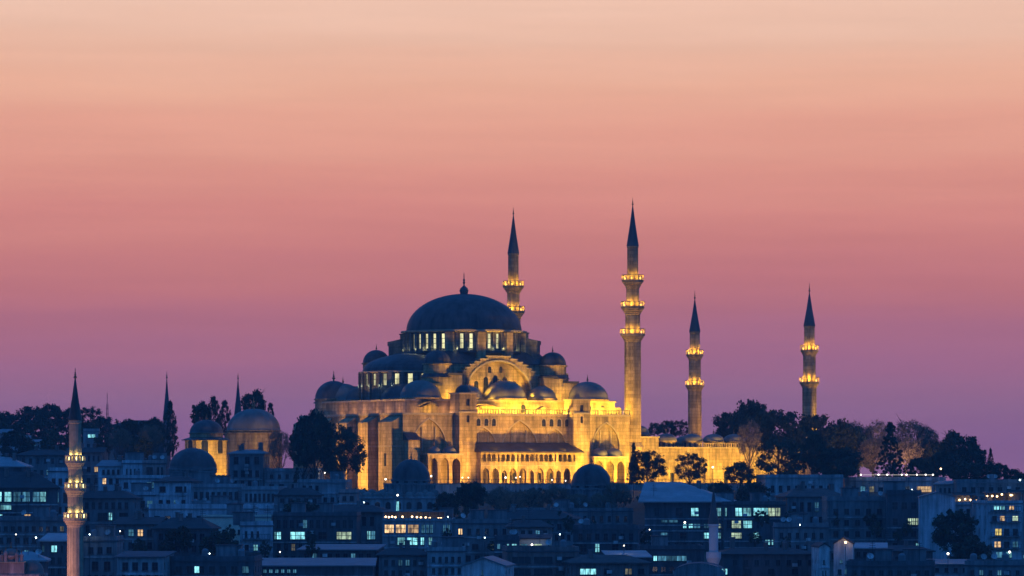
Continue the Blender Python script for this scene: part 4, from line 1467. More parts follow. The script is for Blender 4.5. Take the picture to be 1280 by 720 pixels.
    ('hotel at the right edge with lamp lit terraces and one amber window', 1234, 1279, 630, 806, 14, 'w_blue', 'flat', 0, 'r_grey', [(632.5, 637, [(1242, 1249, C), (1250, 1256, C), (1262, 1268, Wm)]), (645, 651, [(1240, 1246), (1250, 1256, Wm), (1266, 1273, Pp)]), (661, 669, [(1244, 1252, Y_), (1255, 1262), (1266, 1273)]), (677, 684, [(1243, 1251, Wm), (1255, 1262), (1266, 1273)]), (690, 697, [(1245, 1253, D), (1258, 1265, C)])], 'hotel', dict(bal=True, para=.5)),
    ('grey house cut off by the right edge beside the hotel', 1279, 1320, 618, 812, 14, 'w_grey', 'flat', 0, 'r_grey', [(625, 632, ev(1282, 1318, 4)), (645, 652, ev(1282, 1318, 4)), (694, 698, [(1276, 1290, C)])], 'house', {}),
    ('low pavilion with a flat pale roof line and a cyan lamp at the right edge', 1196, 1310, 604, 930, 10, 'w_mid', 'flat', 0, 'r_grey', [(609, 616, ev(1200, 1300, 9, .5))], 'pavilion', {}),
    ('small pale house left of the flat roofed pavilion at right', 1170, 1198, 606, 940, 10, 'w_grey', 'hip', 4, 'r_grey', [(610, 616, ev(1173, 1195, 4, .5))], 'house', {}),
    ('dark depot with a vaulted roof at the bottom in front of the thin minaret', 842, 906, 716, 640, 12, 'w_mid', 'barrel', 12, 'r_flat', [], 'depot', {}),
    ('dark house with one cyan window at the bottom right of the thin minaret', 896, 1024, 694, 712, 14, 'w_dark', 'hip', 7, 'r_dark', [(700, 707, ev(912, 1020, 8, .4)), (711, 718, [(900, 909, C), (930, 938), (960, 968), (990, 998)])], 'house', dict(chim=2)),
    ('dark grey tenement between the lit office wing and the white gables', 968, 1036, 660, 775, 14, 'w_mid', 'flat', 0, 'r_flat', [(666, 673, ev(972, 1032, 6, .4)), (681, 688, ev(972, 1032, 6, .4))], 'tenement', dict(bits=('dish', 'tank'))),
    ('row of dark flat roofed shops at the bottom right', 1058, 1168, 708, 655, 12, 'w_dark', 'flat', 0, 'r_flat', [(713, 719, ev(1062, 1164, 9, .5))], 'row_house', dict(bits=('tank', 'stair', 'aerial'))),
    ('pale roofed hut at the foot of the round dark tree', 1150, 1216, 706, 700, 10, 'w_mid', 'shed', 4, 'r_grey', [(710, 715, ev(1154, 1212, 5, .4))], 'hut', {}),
    ('dark low block in the bottom right corner', 1206, 1310, 708, 665, 12, 'w_mid', 'flat', 0, 'r_flat', [(713, 719, ev(1210, 1300, 8, .4))], 'block', dict(bits=('tank', 'dish'))),
    ('dark tenement with blank walls under the four storey apartment house', 1100, 1166, 690, 742, 12, 'w_dark', 'hip', 6, 'r_dark', [(696, 702, ev(1104, 1162, 5, .4))], 'tenement', {}),
    # ---- far left hill
    ('far pale hillside house among trees above the long shed at left', -8, 10, 542, 1090, 10, 'w_blue', 'ridge', 5, 'r_grey', [(546, 552, ev(-6, 8, 2))], 'house', {}),
    ('far pale hillside house with twin blocks left of the near minaret', 16, 36, 548, 1085, 10, 'w_blue', 'flat', 0, 'r_grey', [(551, 556, ev(18, 34, 4, .4))], 'house', {}),
    ('far low white hillside house right of the twin block house', 40, 56, 553, 1080, 10, 'w_grey', 'ridge', 3, 'r_grey', [(556, 560, ev(42, 54, 3, .4))], 'house', {}),
    ('far long roofed hall on the left skyline between the spires', 142, 205, 532, 1080, 14, 'w_dark', 'hip', 6, 'r_dark', [(537, 542, ev(146, 200, 7, .4))], 'hall', {}),
    ('far glass roofed kiosk glowing pale cyan right of the near spire', 104, 124, 540, 1080, 8, 'w_grey', 'flat', 0, 'r_grey', [(543, 547, [(110, 119, C)])], 'kiosk', {}),
    ('plain grey hillside house under the left bare tree', 84, 128, 566, 985, 12, 'w_mid', 'ridge', 6, 'r_dark', [(570, 576, ev(108, 126, 3, .4))], 'house', {}),
    ('dim hillside house behind the long shed at the left edge', 20, 84, 570, 960, 12, 'w_mid', 'hip', 7, 'r_dark', [(573, 579, ev(24, 80, 6, .4))], 'house', {}),
]
bt = {}
for h in HOUSES:
    label, x0, x1, yt, Y, dep, wall, roof, rh, rm, rows, nm, kw = h
    kw = dict(kw)
    kw.setdefault('yaw', ((int(x0 * 7 + yt * 13) % 17) - 8) * .9)
    bits = kw.pop('bits', ())
    bal = kw.pop('bal', False)
    t, s, zr, W, H, dp = house(label, x0, x1, yt, Y, dep, wall, roof, rh, rm, rows, nm, nm.replace('_', ' '), **kw)
    bt[label] = (t, s, zr, W, H, dp)
    rq = random.Random(int(x1 * 3 + Y))
    if roof in ('hip', 'ridge') and W > 7:
        for _ in range(rq.randint(1, 2)):
            q = MB()
            cx_, cy_ = rq.uniform(-W * .3, W * .3), dp * rq.uniform(.3, .5)
            q.box(cx_ - .35, cx_ + .35, cy_ - .35, cy_ + .35, H + .1, H + 1.3 + rh * s * .8, 'w_brown')
            q.box(cx_ - .42, cx_ + .42, cy_ - .42, cy_ + .42, H + 1.3 + rh * s * .8, H + 1.45 + rh * s * .8, 'w_mid')
            q.build('chimney', t)
    more = [k_ for k_ in ('tank', 'dish', 'aerial', 'aerial', 'dish', 'stair') if rq.random() < (.55 if roof == 'flat' else .0)]
    if roof in ('hip', 'ridge') and rq.random() < .6:
        more = ['aerial'] + (['dish'] if rq.random() < .5 else [])
    roof_bits(t, W, H, dp, list(bits) + (more if Y < 935 else []), int(x0 + yt))
    # air conditioners on the street wall
    for _ in range(rq.randint(0, 3) if W > 8 else 0):
        q = MB()
        ax, az = rq.uniform(-W * .42, W * .42), H - rq.uniform(1.2, 5)
        q.box(ax - .45, ax + .45, -.42, -.24, az, az + .6, 'w_white')
        q.box(ax - .4, ax + .4, -.24, -.005, az - .06, az, 'iron')
        q.build('air_conditioner', t)
    if bal:
        zs = [CZ + (HY - r_[1]) * s - zr - .4 for r_ in rows]
        balcony_row(t, W, zs[:4])


# rooftop dining terraces: canopies and lamps
def canopy(label, key, x0, x1, yt, yb, y_front=0.5, lamps=(), post_n=5, rm='r_grey', lampm='lampo', d=5):
    t0, s, zr, W, H, dep = bt[key]
    base = t0.location
    cx = (x0 + x1) / 2
    p = at(cx, yt, base.y)
    t = thing('dining_canopy', label, 'canopy', (p.x, base.y + y_front, base.z + H + .22), 0)
    hh = p.z - (base.z + H + .22)
    w = (x1 - x0) * s
    mb = MB()
    mb.box(-w / 2 - .3, w / 2 + .3, -.4, d, hh, hh + .2, rm)
    mb.build('canopy_roof', t)
    ps = MB()
    for i in range(post_n):
        x = -w / 2 + w * i / (post_n - 1)
        q = MB()
        q.box(x - .07, x + .07, -.07, .07, 0, hh, 'f_white')
        q.build('post', t)
    bw = MB()
    bw.box(-w / 2, w / 2, d - .2, d, 0, hh, 'w_mid')
    bw.build('back_wall', t)
    for (px, py) in lamps:
        x = (px - cx) * s
        z = CZ + (HY - py) * s - (base.z + H + .22)
        l = MB()
        l.lathe([(.01, z - .2), (.16, z - .12), (.2, z), (.14, z + .14), (.01, z + .2)], lampm, (x, .35), 8)
        l.box(x - .02, x + .02, .33, .37, z + .2, max(hh, z + .25), 'iron')
        l.build('lamp', t)
    lamp_light('POINT', (0, 1.5, hh - .5), None, 35, (1, .6, .3), .3, parent=t)
    return t


K1 = 'brightly lit restaurant with warm windows over a row of cyan windows'
canopy('rooftop dining canopy with a string of small warm lamps above the lit restaurant', K1, 479, 556, 640, 652, lamps=[(482, 646), (486, 646.5), (490, 646), (494, 646.5), (503, 646), (515, 646), (521, 646.5), (526, 647), (532, 647), (537, 647.5), (548, 648), (551, 648)])
K2 = 'rooftop bar house with four warm lamps right of the blank end wall'
canopy('rooftop canopy with four warm lamps on the bar house', K2, 1196, 1224, 619, 632, lamps=[(1200, 625), (1207, 624), (1214, 625), (1221, 626), (1198, 629)], post_n=4)
K3 = 'hotel at the right edge with lamp lit terraces and one amber window'
canopy('rooftop canopy with bright lamps on the hotel at the right edge', K3, 1234, 1277, 616, 630, lamps=[(1234.5, 620), (1241, 620), (1247, 620.5), (1253, 618), (1264, 619), (1266, 619), (1238, 627)], post_n=5)
K4 = 'hillside terrace restaurant with a long string of lamps along its roof edge'
t0, s, zr, W, H, dp = bt[K4]
ls = MB()
sl = thing('string_light', 'thin bright line of lamps strung along the hillside terrace edge', 'string light', (t0.location.x, t0.location.y - .3, t0.location.z + H + 1))
wire = MB()
x0, x1 = (1078 - 1119) * s, (1166 - 1119) * s
wire.box(x0, x1, -.03, .03, .58, .64, 'glow')
wire.build('lamp_strip', sl)
for px in (1076, 1098, 1109, 1127, 1133, 1146, 1157, 1166):
    x = (px - 1119) * s
    q = MB()
    q.box(x - .05, x + .05, -.05, .05, -.9, .6, 'iron')
    q.build('post', sl)
    q = MB()
    q.lathe([(.01, .45), (.14, .52), (.2, .64), (.14, .76), (.01, .82)], 'lampw', (x, 0), 8)
    q.build('lamp', sl)


# ------------------------------------------------------------------ trees
def crown(seed, kind):
    rnd = random.Random(seed)
    mb = MB()
    if kind == 'broad':
        nc, nl, ls = 115, 58, .025
        mats_ = ('leafd', 'leafd', 'leafm')
    elif kind == 'open':
        nc, nl, ls = 105, 52, .02
        mats_ = ('leafd', 'leafm', 'leafm')
    elif kind == 'bare':
        nc, nl, ls = 230, 44, .0105
        mats_ = ('leafb', 'leafp', 'leafb')
    elif kind == 'cypress':
        nc, nl, ls = 120, 44, .022
        mats_ = ('leafd', 'leafd', 'leafm')
    elif kind == 'conifer':
        nc, nl, ls = 260, 40, .02
        mats_ = ('leafd', 'leafd', 'leafm')
    else:
        nc, nl, ls = 40, 50, .035
        mats_ = ('leafd', 'leafm', 'leafm')
    lob = [(rnd.uniform(0, 2 * PI), rnd.uniform(.3, .95), rnd.uniform(.7, 1.25)) for _ in range(7)]
    for c in range(nc):
        if kind in ('broad', 'open', 'bare', 'bush'):
            a = rnd.uniform(0, 2 * PI)
            e = math.asin(rnd.uniform(-.75, 1))
            q = rnd.uniform(.35, 1) ** .5
            k = 1
            for la, le, lk in lob:
                d = math.cos(a - la) * .6 + .4 - abs(e - le + .3) * .6
                if d > .5:
                    k = k * .6 + lk * .4
            zc, rz, rx = (.55, .40, .43) if kind in ('broad', 'open') else (.6, .35, .43) if kind != 'bush' else (.45, .42, .44)
            cx = Vector((rx * q * k * math.cos(e) * math.cos(a), rx * q * k * math.cos(e) * math.sin(a), zc + rz * q * k * math.sin(e)))
            cr = rnd.uniform(.055, .12) if kind != 'bare' else rnd.uniform(.05, .1)
        else:
            h = rnd.uniform(.08, .97) if kind == 'cypress' else .03 + .94 * rnd.random() ** 1.7
            w = (.45 * (1 - h) ** .75 + .02) if kind == 'conifer' else .46 * math.sin(PI * min(1, h * .92 + .08)) ** .6 * (1.05 - h * .45)
            a = rnd.uniform(0, 2 * PI)
            q = rnd.uniform(.3, 1)
            cx = Vector((w * q * math.cos(a), w * q * math.sin(a), h))
            cr = rnd.uniform(.05, .085) if kind == 'cypress' else rnd.uniform(.03, .055)
        m = rnd.choice(mats_)
        squash = .8 if kind not in ('conifer',) else .5
        for _ in range(nl):
            d = Vector((rnd.gauss(0, 1), rnd.gauss(0, 1), rnd.gauss(0, 1))).normalized() * cr * rnd.uniform(.2, 1.1)
            d.z *= squash
            p = cx + d
            n = Vector((rnd.gauss(0, 1), rnd.gauss(0, 1), rnd.gauss(0, 1))).normalized()
            x = n.orthogonal().normalized() * ls * rnd.uniform(.6, 1.4)
            y = n.cross(x).normalized() * ls * rnd.uniform(.6, 1.4)
            mb.face([p - x, p - y * .7, p + x, p + y * .7], m)
    return mb.mesh('crown')


def trunk(seed, kind):
    rnd = random.Random(seed + 99)
    mb = MB()
    if kind in ('cypress', 'conifer'):
        mb.tube([(0, 0, 0), (0, 0, .5), (0, 0, .93)], [.022, .014, .004], 'bark')
        return mb.mesh('trunk')
    if kind == 'bush':
        for i in range(5):
            a = i * 1.3
            mb.tube([(0, 0, 0), (.12 * math.cos(a), .12 * math.sin(a), .3), (.22 * math.cos(a), .22 * math.sin(a), .6)], [.03, .02, .01], 'bark')
        return mb.mesh('trunk')
    b1 = Vector((rnd.uniform(-.03, .03), rnd.uniform(-.03, .03), .22))
    b2 = b1 + Vector((rnd.uniform(-.03, .03), rnd.uniform(-.03, .03), .24))
    b3 = b2 + Vector((rnd.uniform(-.05, .05), rnd.uniform(-.05, .05), .3))
    mb.tube([(0, 0, 0), b1, b2, b3], [.028, .022, .015, .005], 'bark', 7)
    nl = 9 if kind != 'bare' else 14
    for i in range(nl):
        t = .25 + .7 * i / nl
        st = b1.lerp(b2, min(1, t * 1.2)) if t < .7 else b2.lerp(b3, (t - .7) * 2.5)
        a = i * 2.4 + rnd.uniform(-.4, .4)
        L = rnd.uniform(.22, .36)
        mid = st + Vector((math.cos(a) * L * .5, math.sin(a) * L * .5, L * .35))
        en = st + Vector((math.cos(a) * L * .95, math.sin(a) * L * .95, L * rnd.uniform(.7, 1.1)))
        mb.tube([st, mid, en], [.012, .008, .003], 'bark', 5)
        for j in range(3 if kind != 'bare' else 6):
            a2 = a + rnd.uniform(-1, 1)
            b = mid.lerp(en, rnd.uniform(.1, .9))
            e2_ = b + Vector((math.cos(a2) * .13, math.sin(a2) * .13, rnd.uniform(.03, .17)))
            mb.tube([b, e2_], [.005, .0015], 'bark', 4)
    return mb.mesh('trunk')


KINDS = {}
for k, n in (('broad', 3), ('open', 2), ('bare', 2), ('cypress', 2), ('conifer', 1), ('bush', 3)):
    KINDS[k] = [(crown(i * 17 + len(k), k), trunk(i * 17 + len(k), k)) for i in range(n)]
TN = {'broad': 'broadleaf_tree', 'open': 'broadleaf_tree', 'bare': 'bare_tree', 'cypress': 'cypress_tree', 'conifer': 'conifer_tree', 'bush': 'shrub'}
tcount = 0


def tree(kind, px, ytop, ybase, wpx, Y, label, group=None):
    global tcount
    tcount += 1
    s = K * Y
    p = at(px, ybase, Y)
    zg = ground(p.x, Y)
    zt = CZ + (HY - ytop) * s
    zb = min(p.z, zt - 2)
    if abs(zb - zg) < 12:
        zb = zg if kind != 'bush' else min(zb, zt - 1.5)
    cm_, tm_ = KINDS[kind][tcount % len(KINDS[kind])]
    t = thing(TN[kind], label, 'shrub' if kind == 'bush' else 'tree', (p.x, Y, zb), (tcount * 1.7) % 6.28, group)
    h = zt - zb
    w = wpx * s
    cr = link('crown', cm_, t)
    tr = link('trunk', tm_, t)
    # crown fills the height that shows; the trunk reaches the ground
    hv = min(h, max(w * 1.05, (ybase - ytop) * s))
    cr.scale = (w, w, hv)
    cr.location = (0, 0, h - hv)
    tr.scale = (w, w, h)
    return t


TREES = [
    # left skyline
    ('broad', 8, 512, 545, 44, 1180, 'low dark tree at the very left edge of the skyline'),
    ('broad', 38, 505, 545, 40, 1185, 'dark rounded tree second from the left on the skyline'),
    ('broad', 62, 503, 545, 42, 1175, 'dark tree crowning the left skyline just left of the near spire'),
    ('broad', 84, 508, 545, 40, 1180, 'dark tree on the skyline hidden partly by the near spire'),
    ('broad', 128, 518, 552, 34, 1165, 'dark low tree at the foot of the lattice mast'),
    ('broad', 160, 522, 552, 40, 1062, 'dark tree in front of the far roofed hall, left of two'),
    ('broad', 190, 520, 556, 40, 1062, 'dark tree in front of the far roofed hall, right of two'),
    ('broad', 48, 522, 560, 60, 1120, 'broad dark tree on the slope under the left skyline'),
    ('broad', 6, 524, 560, 56, 1120, 'dark tree on the slope at the very left edge'),
    ('broad', 104, 524, 560, 50, 1120, 'dark tree on the slope behind the glowing kiosk'),
    ('open', 112, 507, 545, 38, 1170, 'flat topped dark tree on the skyline right of the near spire'),
    ('broad', 20, 535, 575, 50, 1040, 'dark tree below the skyline among far pale houses at left'),
    ('broad', 70, 535, 580, 54, 1030, 'dense dark tree behind the near minaret top'),
    ('bare', 150, 533, 575, 40, 985, 'bare greyish tree above the pale shallow gabled house'),
    ('broad', 130, 540, 572, 30, 1010, 'small dark tree left of the bare greyish tree'),
    ('bare', 188, 528, 578, 40, 985, 'bare brown tree left of the tall dark cypress'),
    ('cypress', 213, 501, 575, 26, 975, 'tall dark cypress beside the first far spire'),
    ('broad', 176, 545, 580, 34, 975, 'dark bushy tree above the rosy stone house'),
    ('broad', 252, 499, 548, 32, 1050, 'dark tree behind the glowing tomb, left of its pair'),
    ('cypress', 267, 495, 548, 26, 1050, 'dark upright tree behind the glowing tomb, tallest of the pair'),
    ('cypress', 281, 500, 548, 24, 1055, 'dark pointed tree between the two tombs'),
    ('broad', 318, 484, 540, 36, 1050, 'tall dark tree rising above the broad grey tomb dome'),
    ('cypress', 338, 503, 545, 18, 1050, 'small dark tree at the right shoulder of the broad tomb'),
    ('bare', 350, 535, 590, 34, 940, 'thin bare tree in the lit gap right of the broad tomb'),
    # before the mosque
    ('broad', 392, 507, 606, 58, 925, 'big dark tree in front of the buttressed mosque wall'),
    ('broad', 380, 530, 600, 40, 930, 'dark lower tree at the left side of the big dark tree'),
    ('open', 426, 528, 612, 70, 926, 'leaning open crowned tree right of the big dark tree, before the lit wall'),
    ('conifer', 371, 584, 604, 12, 915, 'small dark conifer among the low garden walls'),
    ('conifer', 792, 553, 606, 20, 935, 'pointed dark tree in front of the tallest minaret base'),
    ('open', 808, 560, 607, 56, 935, 'bushy dark tree in front of the lit courtyard wall, left of two'),
    ('open', 862, 564, 606, 44, 935, 'round dark tree in front of the lit courtyard wall, right of two'),
    ('open', 835, 524, 552, 26, 1090, 'far dark tree behind the courtyard, left of the rear minaret'),
    ('open', 850, 524, 552, 26, 1090, 'far dark tree just left of the rear courtyard minaret'),
    ('open', 818, 527, 552, 22, 1090, 'far small dark tree behind the single courtyard dome'),
    # right mass
    ('broad', 912, 512, 560, 48, 1080, 'dark tree behind the right end of the courtyard domes'),
    ('broad', 938, 497, 580, 60, 1075, 'tallest dark tree right of the rear courtyard minaret'),
    ('bare', 936, 523, 590, 34, 965, 'pale dry leaved tree catching floodlight in front of the dark trees'),
    ('broad', 972, 508, 576, 70, 1000, 'broad dark tree left of the right hand minaret'),
    ('open', 975, 545, 612, 66, 950, 'open branched tree with lit wall showing through its crown'),
    ('open', 925, 575, 612, 46, 945, 'low spreading tree at the right end of the lit courtyard wall'),
    ('broad', 1018, 514, 574, 64, 985, 'broad dark tree hiding the foot of the right hand minaret'),
    ('open', 1016, 535, 610, 44, 955, 'dark speckled tree below the right hand minaret'),
    ('broad', 1054, 520, 605, 60, 990, 'dark round tree right of the right hand minaret'),
    ('broad', 1050, 555, 612, 70, 950, 'dark spreading tree above the grey upper house'),
    ('broad', 1047, 566, 606, 40, 985, 'low dark tree closing the gap above the grey upper house'),
    ('broad', 1206, 572, 608, 46, 968, 'low dark tree below the large dome shaped tree'),
    ('broad', 1074, 540, 606, 54, 1000, 'dark tree behind the string of lamps, left end'),
    ('broad', 1165, 548, 606, 46, 1005, 'dark tree between the wide bare tree and the large dome shaped tree'),
    ('broad', 1180, 560, 608, 50, 975, 'dark low tree in front of the large dome shaped tree'),
    ('broad', 1232, 574, 608, 40, 975, 'dark low tree at the foot of the thin cypress'),
    ('broad', 1276, 590, 610, 30, 975, 'last low dark tree cut by the right edge'),
    ('broad', 1040, 528, 606, 56, 1000, 'dark tree filling the mass right behind the right hand minaret'),
    ('bare', 1072, 524, 604, 50, 1010, 'bare brown tree left of the bare tree top by the conifer'),
    ('bare', 1160, 528, 604, 40, 1008, 'bare tree at the left shoulder of the large dome shaped tree'),
    ('bare', 1092, 523, 600, 52, 1005, 'bare brown tree top between the right minaret and the cone shaped conifer'),
    ('bare', 1090, 543, 602, 46, 985, 'dry tree glowing faintly amber left of the cone shaped conifer'),
    ('conifer', 1113, 527, 600, 46, 962, 'cone shaped dark conifer standing alone on the right'),
    ('bare', 1140, 521, 600, 66, 1006, 'wide bare tree lit from below right of the cone shaped conifer'),
    ('bare', 1132, 545, 602, 48, 992, 'small bare tree right behind the cone shaped conifer'),
    ('broad', 1150, 570, 602, 38, 962, 'low round dark tree under the wide bare tree'),
    ('broad', 1196, 535, 606, 66, 985, 'large dark dome shaped tree at the right end of the skyline'),
    ('broad', 1214, 552, 606, 46, 980, 'dark tree at the right shoulder of the large dome shaped tree'),
    ('cypress', 1238, 560, 606, 13, 985, 'thin dark cypress near the right edge'),
    ('broad', 1250, 577, 604, 24, 985, 'small dark tree right of the thin cypress'),
    ('broad', 1266, 584, 606, 28, 985, 'low dark tree at the right edge of the skyline'),
    # in the town
    ('broad', 1192, 634, 705, 66, 770, 'large round dark tree in front of the bar house'),
    ('broad', 1215, 668, 720, 70, 745, 'dark round tree in front of the hotel, lower of two'),
    ('broad', 372, 622, 648, 46, 850, 'dark bushy tree above the wide dark office'),
    ('broad', 392, 628, 650, 40, 848, 'dark tree right above the wide dark office roof'),
    ('broad', 225, 655, 690, 40, 735, 'dark garden tree before the hip roofed house at left'),
    ('broad', 275, 660, 700, 56, 735, 'dark garden tree below the cream tiled terrace'),
    ('broad', 590, 600, 640, 44, 905, 'dark tree below the side gallery, just right of the domed school'),
    ('bare', 625, 606, 642, 44, 900, 'greyish open tree in the tree belt below the left half of the gallery'),
    ('bare', 660, 608, 644, 46, 900, 'greyish tree in the tree belt below the middle of the gallery'),
    ('bare', 695, 604, 640, 42, 900, 'greyish tree in the tree belt left of the right hand dark dome'),
    ('bare', 772, 600, 636, 40, 900, 'greyish tree in the tree belt right of the right hand dark dome'),
    ('broad', 560, 614, 648, 40, 893, 'dark tree in front of the domed school, right side'),
    ('bare', 720, 614, 645, 40, 888, 'greyish bare tree below the right hand dark dome'),
    ('bare', 752, 614, 645, 40, 886, 'greyish bare tree at the right foot of the right hand dark dome'),
    ('bare', 640, 612, 645, 40, 886, 'greyish bare tree low in the tree belt at the centre'),
    ('broad', 940, 600, 640, 50, 915, 'dark tree mass below the right end of the courtyard wall'),
    ('broad', 900, 600, 630, 40, 925, 'dark tree behind the pale hip roof of the office block'),
]
for a in TREES:
    tree(a[0], a[1], a[2], a[3], a[4], a[5], a[6])
rnd = random.Random(3)
# shrubs along the precinct edge: alike and countable
for i in range(34):
    px = 430 + i * 15.5 + rnd.uniform(-5, 5)
    if 905 < px:
        break
    tree('bush', px, 606 + rnd.uniform(0, 8), 632, rnd.uniform(16, 28), 915 + rnd.uniform(-12, 12), 'dark shrub in the hedge along the foot of the mosque terrace', 'hedge shrubs below the mosque')
for i in range(64):
    px = rnd.choice((rnd.uniform(0, 200), rnd.uniform(540, 820), rnd.uniform(930, 1160), rnd.uniform(130, 420)))
    Y = rnd.uniform(740, 900)
    yt = lerp([(740, 676), (840, 640), (900, 616)], Y)
    tree('bush', px, yt + rnd.uniform(-4, 4), yt + 22, rnd.uniform(14, 26), Y, 'dark garden shrub between the houses on the slope', 'garden shrubs on the slope')

# ------------------------------------------------------------------ school cells with small domes, far minarets, lamps
sc_ = thing('domed_school_cells', 'long low row of small lead domes left of the domed school', 'school', (at(485, 632, 895).x, 895, ground(0, 895) - 1))
s = K * 895
zr = sc_.location.z
zc = CZ + (HY - 624) * s - zr
w = MB()
WW = 118 * s
ops = [(-WW / 2 + WW * i / 9 + .6, -WW / 2 + WW * (i + 1) / 9 - .6, zc - 2.2, zc - .6, 'round') for i in range(9)]
f = lambda a, z, d: (a, d, z)
wall_strip(w, f, -WW / 2, WW / 2, 0, zc - 2.3, [], .3, 'w_grey')
wall_strip(w, f, -WW / 2, WW / 2, zc - 2.3, zc, ops, .3, 'w_grey')
w.box(-WW / 2 - .2, WW / 2 + .2, -.2, 8, zc, zc + .2, 'r_grey')
for u in (-WW / 2, WW / 2):
    w.face([(u, 0, 0), (u, 8, 0), (u, 8, zc), (u, 0, zc)], 'w_grey')
w.face([(-WW / 2, 8, 0), (WW / 2, 8, 0), (WW / 2, 8, zc), (-WW / 2, 8, zc)], 'w_grey')
w.build('wall', sc_)
add_windows(sc_, f, ops, .25)
for i in range(9):
    dome(sc_, (-WW / 2 + WW * (i + .5) / 9, 2.4), 1.15, zc + .2, .35, 1.05, 'dome', 16, 'lead_light', .5, 'w_grey')
    dome(sc_, (-WW / 2 + WW * (i + .5) / 9 + .9, 5.8), 1.15, zc + .2, .9, 1.05, 'dome', 16, 'lead_light', .5, 'w_grey')

# low wall of the precinct
pw = MB()
A, B = mw(-46, -44, 0), mw(78, -44, 0)
d = (B - A).normalized()
ang = math.atan2(d.y, d.x)
Tm = Matrix.Rotation(ang, 4, 'Z')
L = (B - A).length
pwt = tag(link('precinct_wall', None, None, (A.x, A.y, 0), ang), 'long low stone precinct wall in front of the mosque gallery', 'wall')
pw.box(0, L, 0, .6, -8, .6, 'w_grey')
pw.box(-.1, L + .1, -.12, .72, .6, .85, 'w_mid')
pw.build('wall', pwt)
rl = MB()
rl.box(0, L, .25, .33, 1.8, 1.88, 'iron')
for i in range(int(L / 1.0)):
    rl.box(i * 1.0 - .04, i * 1.0 + .04, .25, .33, .85, 1.8, 'iron')
rl.build('railing', pwt)


def far_spire(label, px, ytip, yfin, ybase, Y, rp, m_='w_grey'):
    s = K * Y
    p = at(px, ybase, Y)
    zg = ground(p.x, Y) - 1
    t = thing('minaret', label, 'minaret', (p.x, Y, zg), 0)
    zb, zt, zf = p.z - zg, CZ + (HY - ytip) * s - zg, CZ + (HY - yfin) * s - zg
    r = rp * s
    m = MB()
    m.lathe([(r * .98, 0), (r * .93, zb - .5), (r * 1.05, zb - .4), (r * 1.05, zb)], m_, (0, 0), 14)
    m.build('shaft', t)
    q = MB()
    q.lathe([(r, zb), (r * 1.1, zb + .1), (r * .5, zb + (zt - zb) * .55), (.1, zt)], 'lead', (0, 0), 14)
    q = q.build('spire', t)
    finial(q, (0, 0), zt - .1, zf - zt, .25)
    b = MB()
    b.lathe([(r, zb - 7), (r * 1.5, zb - 5.8), (r * 1.5, zb - 4.8), (r * 1.4, zb - 4.8), (r * 1.4, zb - 5.7), (r * .9, zb - 5.7)], m_, (0, 0), 16)
    b.build('balcony', t)
    return t


far_spire('far dark minaret spire rising behind the tall cypress, left of the glowing tomb', 208.5, 474, 463, 524, 1130, 4.6)
far_spire('far dark minaret spire rising between the two tombs', 297.5, 475, 465, 520, 1130, 4.6)
tm = far_spire('thin pale minaret with a long dark spire in front of the lit office block', 892, 611, 603, 655, 700, 6.2, 'w_rose')
# its ringed balcony sits lower down the shaft
for ch in tm.children:
    if ch.name.startswith('balcony'):
        ch.location.z = -(at(0, 655, 700).z - at(0, 690, 700).z) + 4.8
ms = thing('radio_mast', 'thin lattice radio mast on the left skyline right of the near spire', 'mast', (at(134, 540, 1100).x, 1100, ground(at(134, 540, 1100).x, 1100)))
z1 = at(0, 505, 1100).z - ms.location.z
q = MB()
for a in range(3):
    x, y = .5 * math.cos(a * 2.1), .5 * math.sin(a * 2.1)
    q.tube([(x, y, 0), (x * .4, y * .4, z1)], [.14, .1], 'iron', 4)
for i in range(12):
    z = z1 * i / 12
    q.box(-.4, .4, -.05, .05, z, z + .12, 'iron')
q.build('lattice', ms)
q = MB()
q.box(-.9, .9, -.1, .1, z1 * .72, z1 * .76, 'iron')
q.box(-.06, .06, -.06, .06, z1, z1 + 3, 'iron')
q.build('aerial', ms)

# small domed turrets of a nearer mosque, bottom left corner
p = at(16, 722, 610)
s = K * 610
nt = thing('domed_mosque', 'corner of a nearer mosque with rosy little domes at the bottom left', 'mosque', (p.x, 610, 0))
zg = ground(p.x, 610) - 1
zz = lambda y: CZ + (HY - y) * s
q = MB()
q.box(-6, 4.2, -2, 10, zg, zz(718), 'w_pink')
q.box(-1.75, 1.9, -1.5, 2.2, zz(718), zz(703), 'w_pink')
q.box(-2.0, 2.1, -1.7, 2.4, zz(703), zz(702), 'stone_band')
q.build('wall', nt)
dome(nt, (2.7, 1.6), 1.9, zz(720), .4, 2.0, 'side_dome', 20, 'lead_light', 0, 'w_pink')
dome(nt, (-.3, .2), 1.25, zz(702.4), 1.0, 1.0, 'turret_dome', 16, 'lead_light', 1.0, 'w_pink')
for (dx, dy, zb, hh) in ((-1.5, -1.2, 702.4, 1.3), (1.5, -1.2, 702.4, 1.4), (-.9, -1.4, 702.4, 1.8), (.8, -1.4, 702.4, 1.6)):
    m = MB()
    z = zz(zb)
    m.lathe([(.28, z), (.26, z + hh * .6), (.34, z + hh * .62), (.3, z + hh * .8), (.02, z + hh)], 'w_pink', (dx, dy), 10)
    m = m.build('pinnacle', nt)
    finial(m, (dx, dy), z + hh - .02, .7, .12)


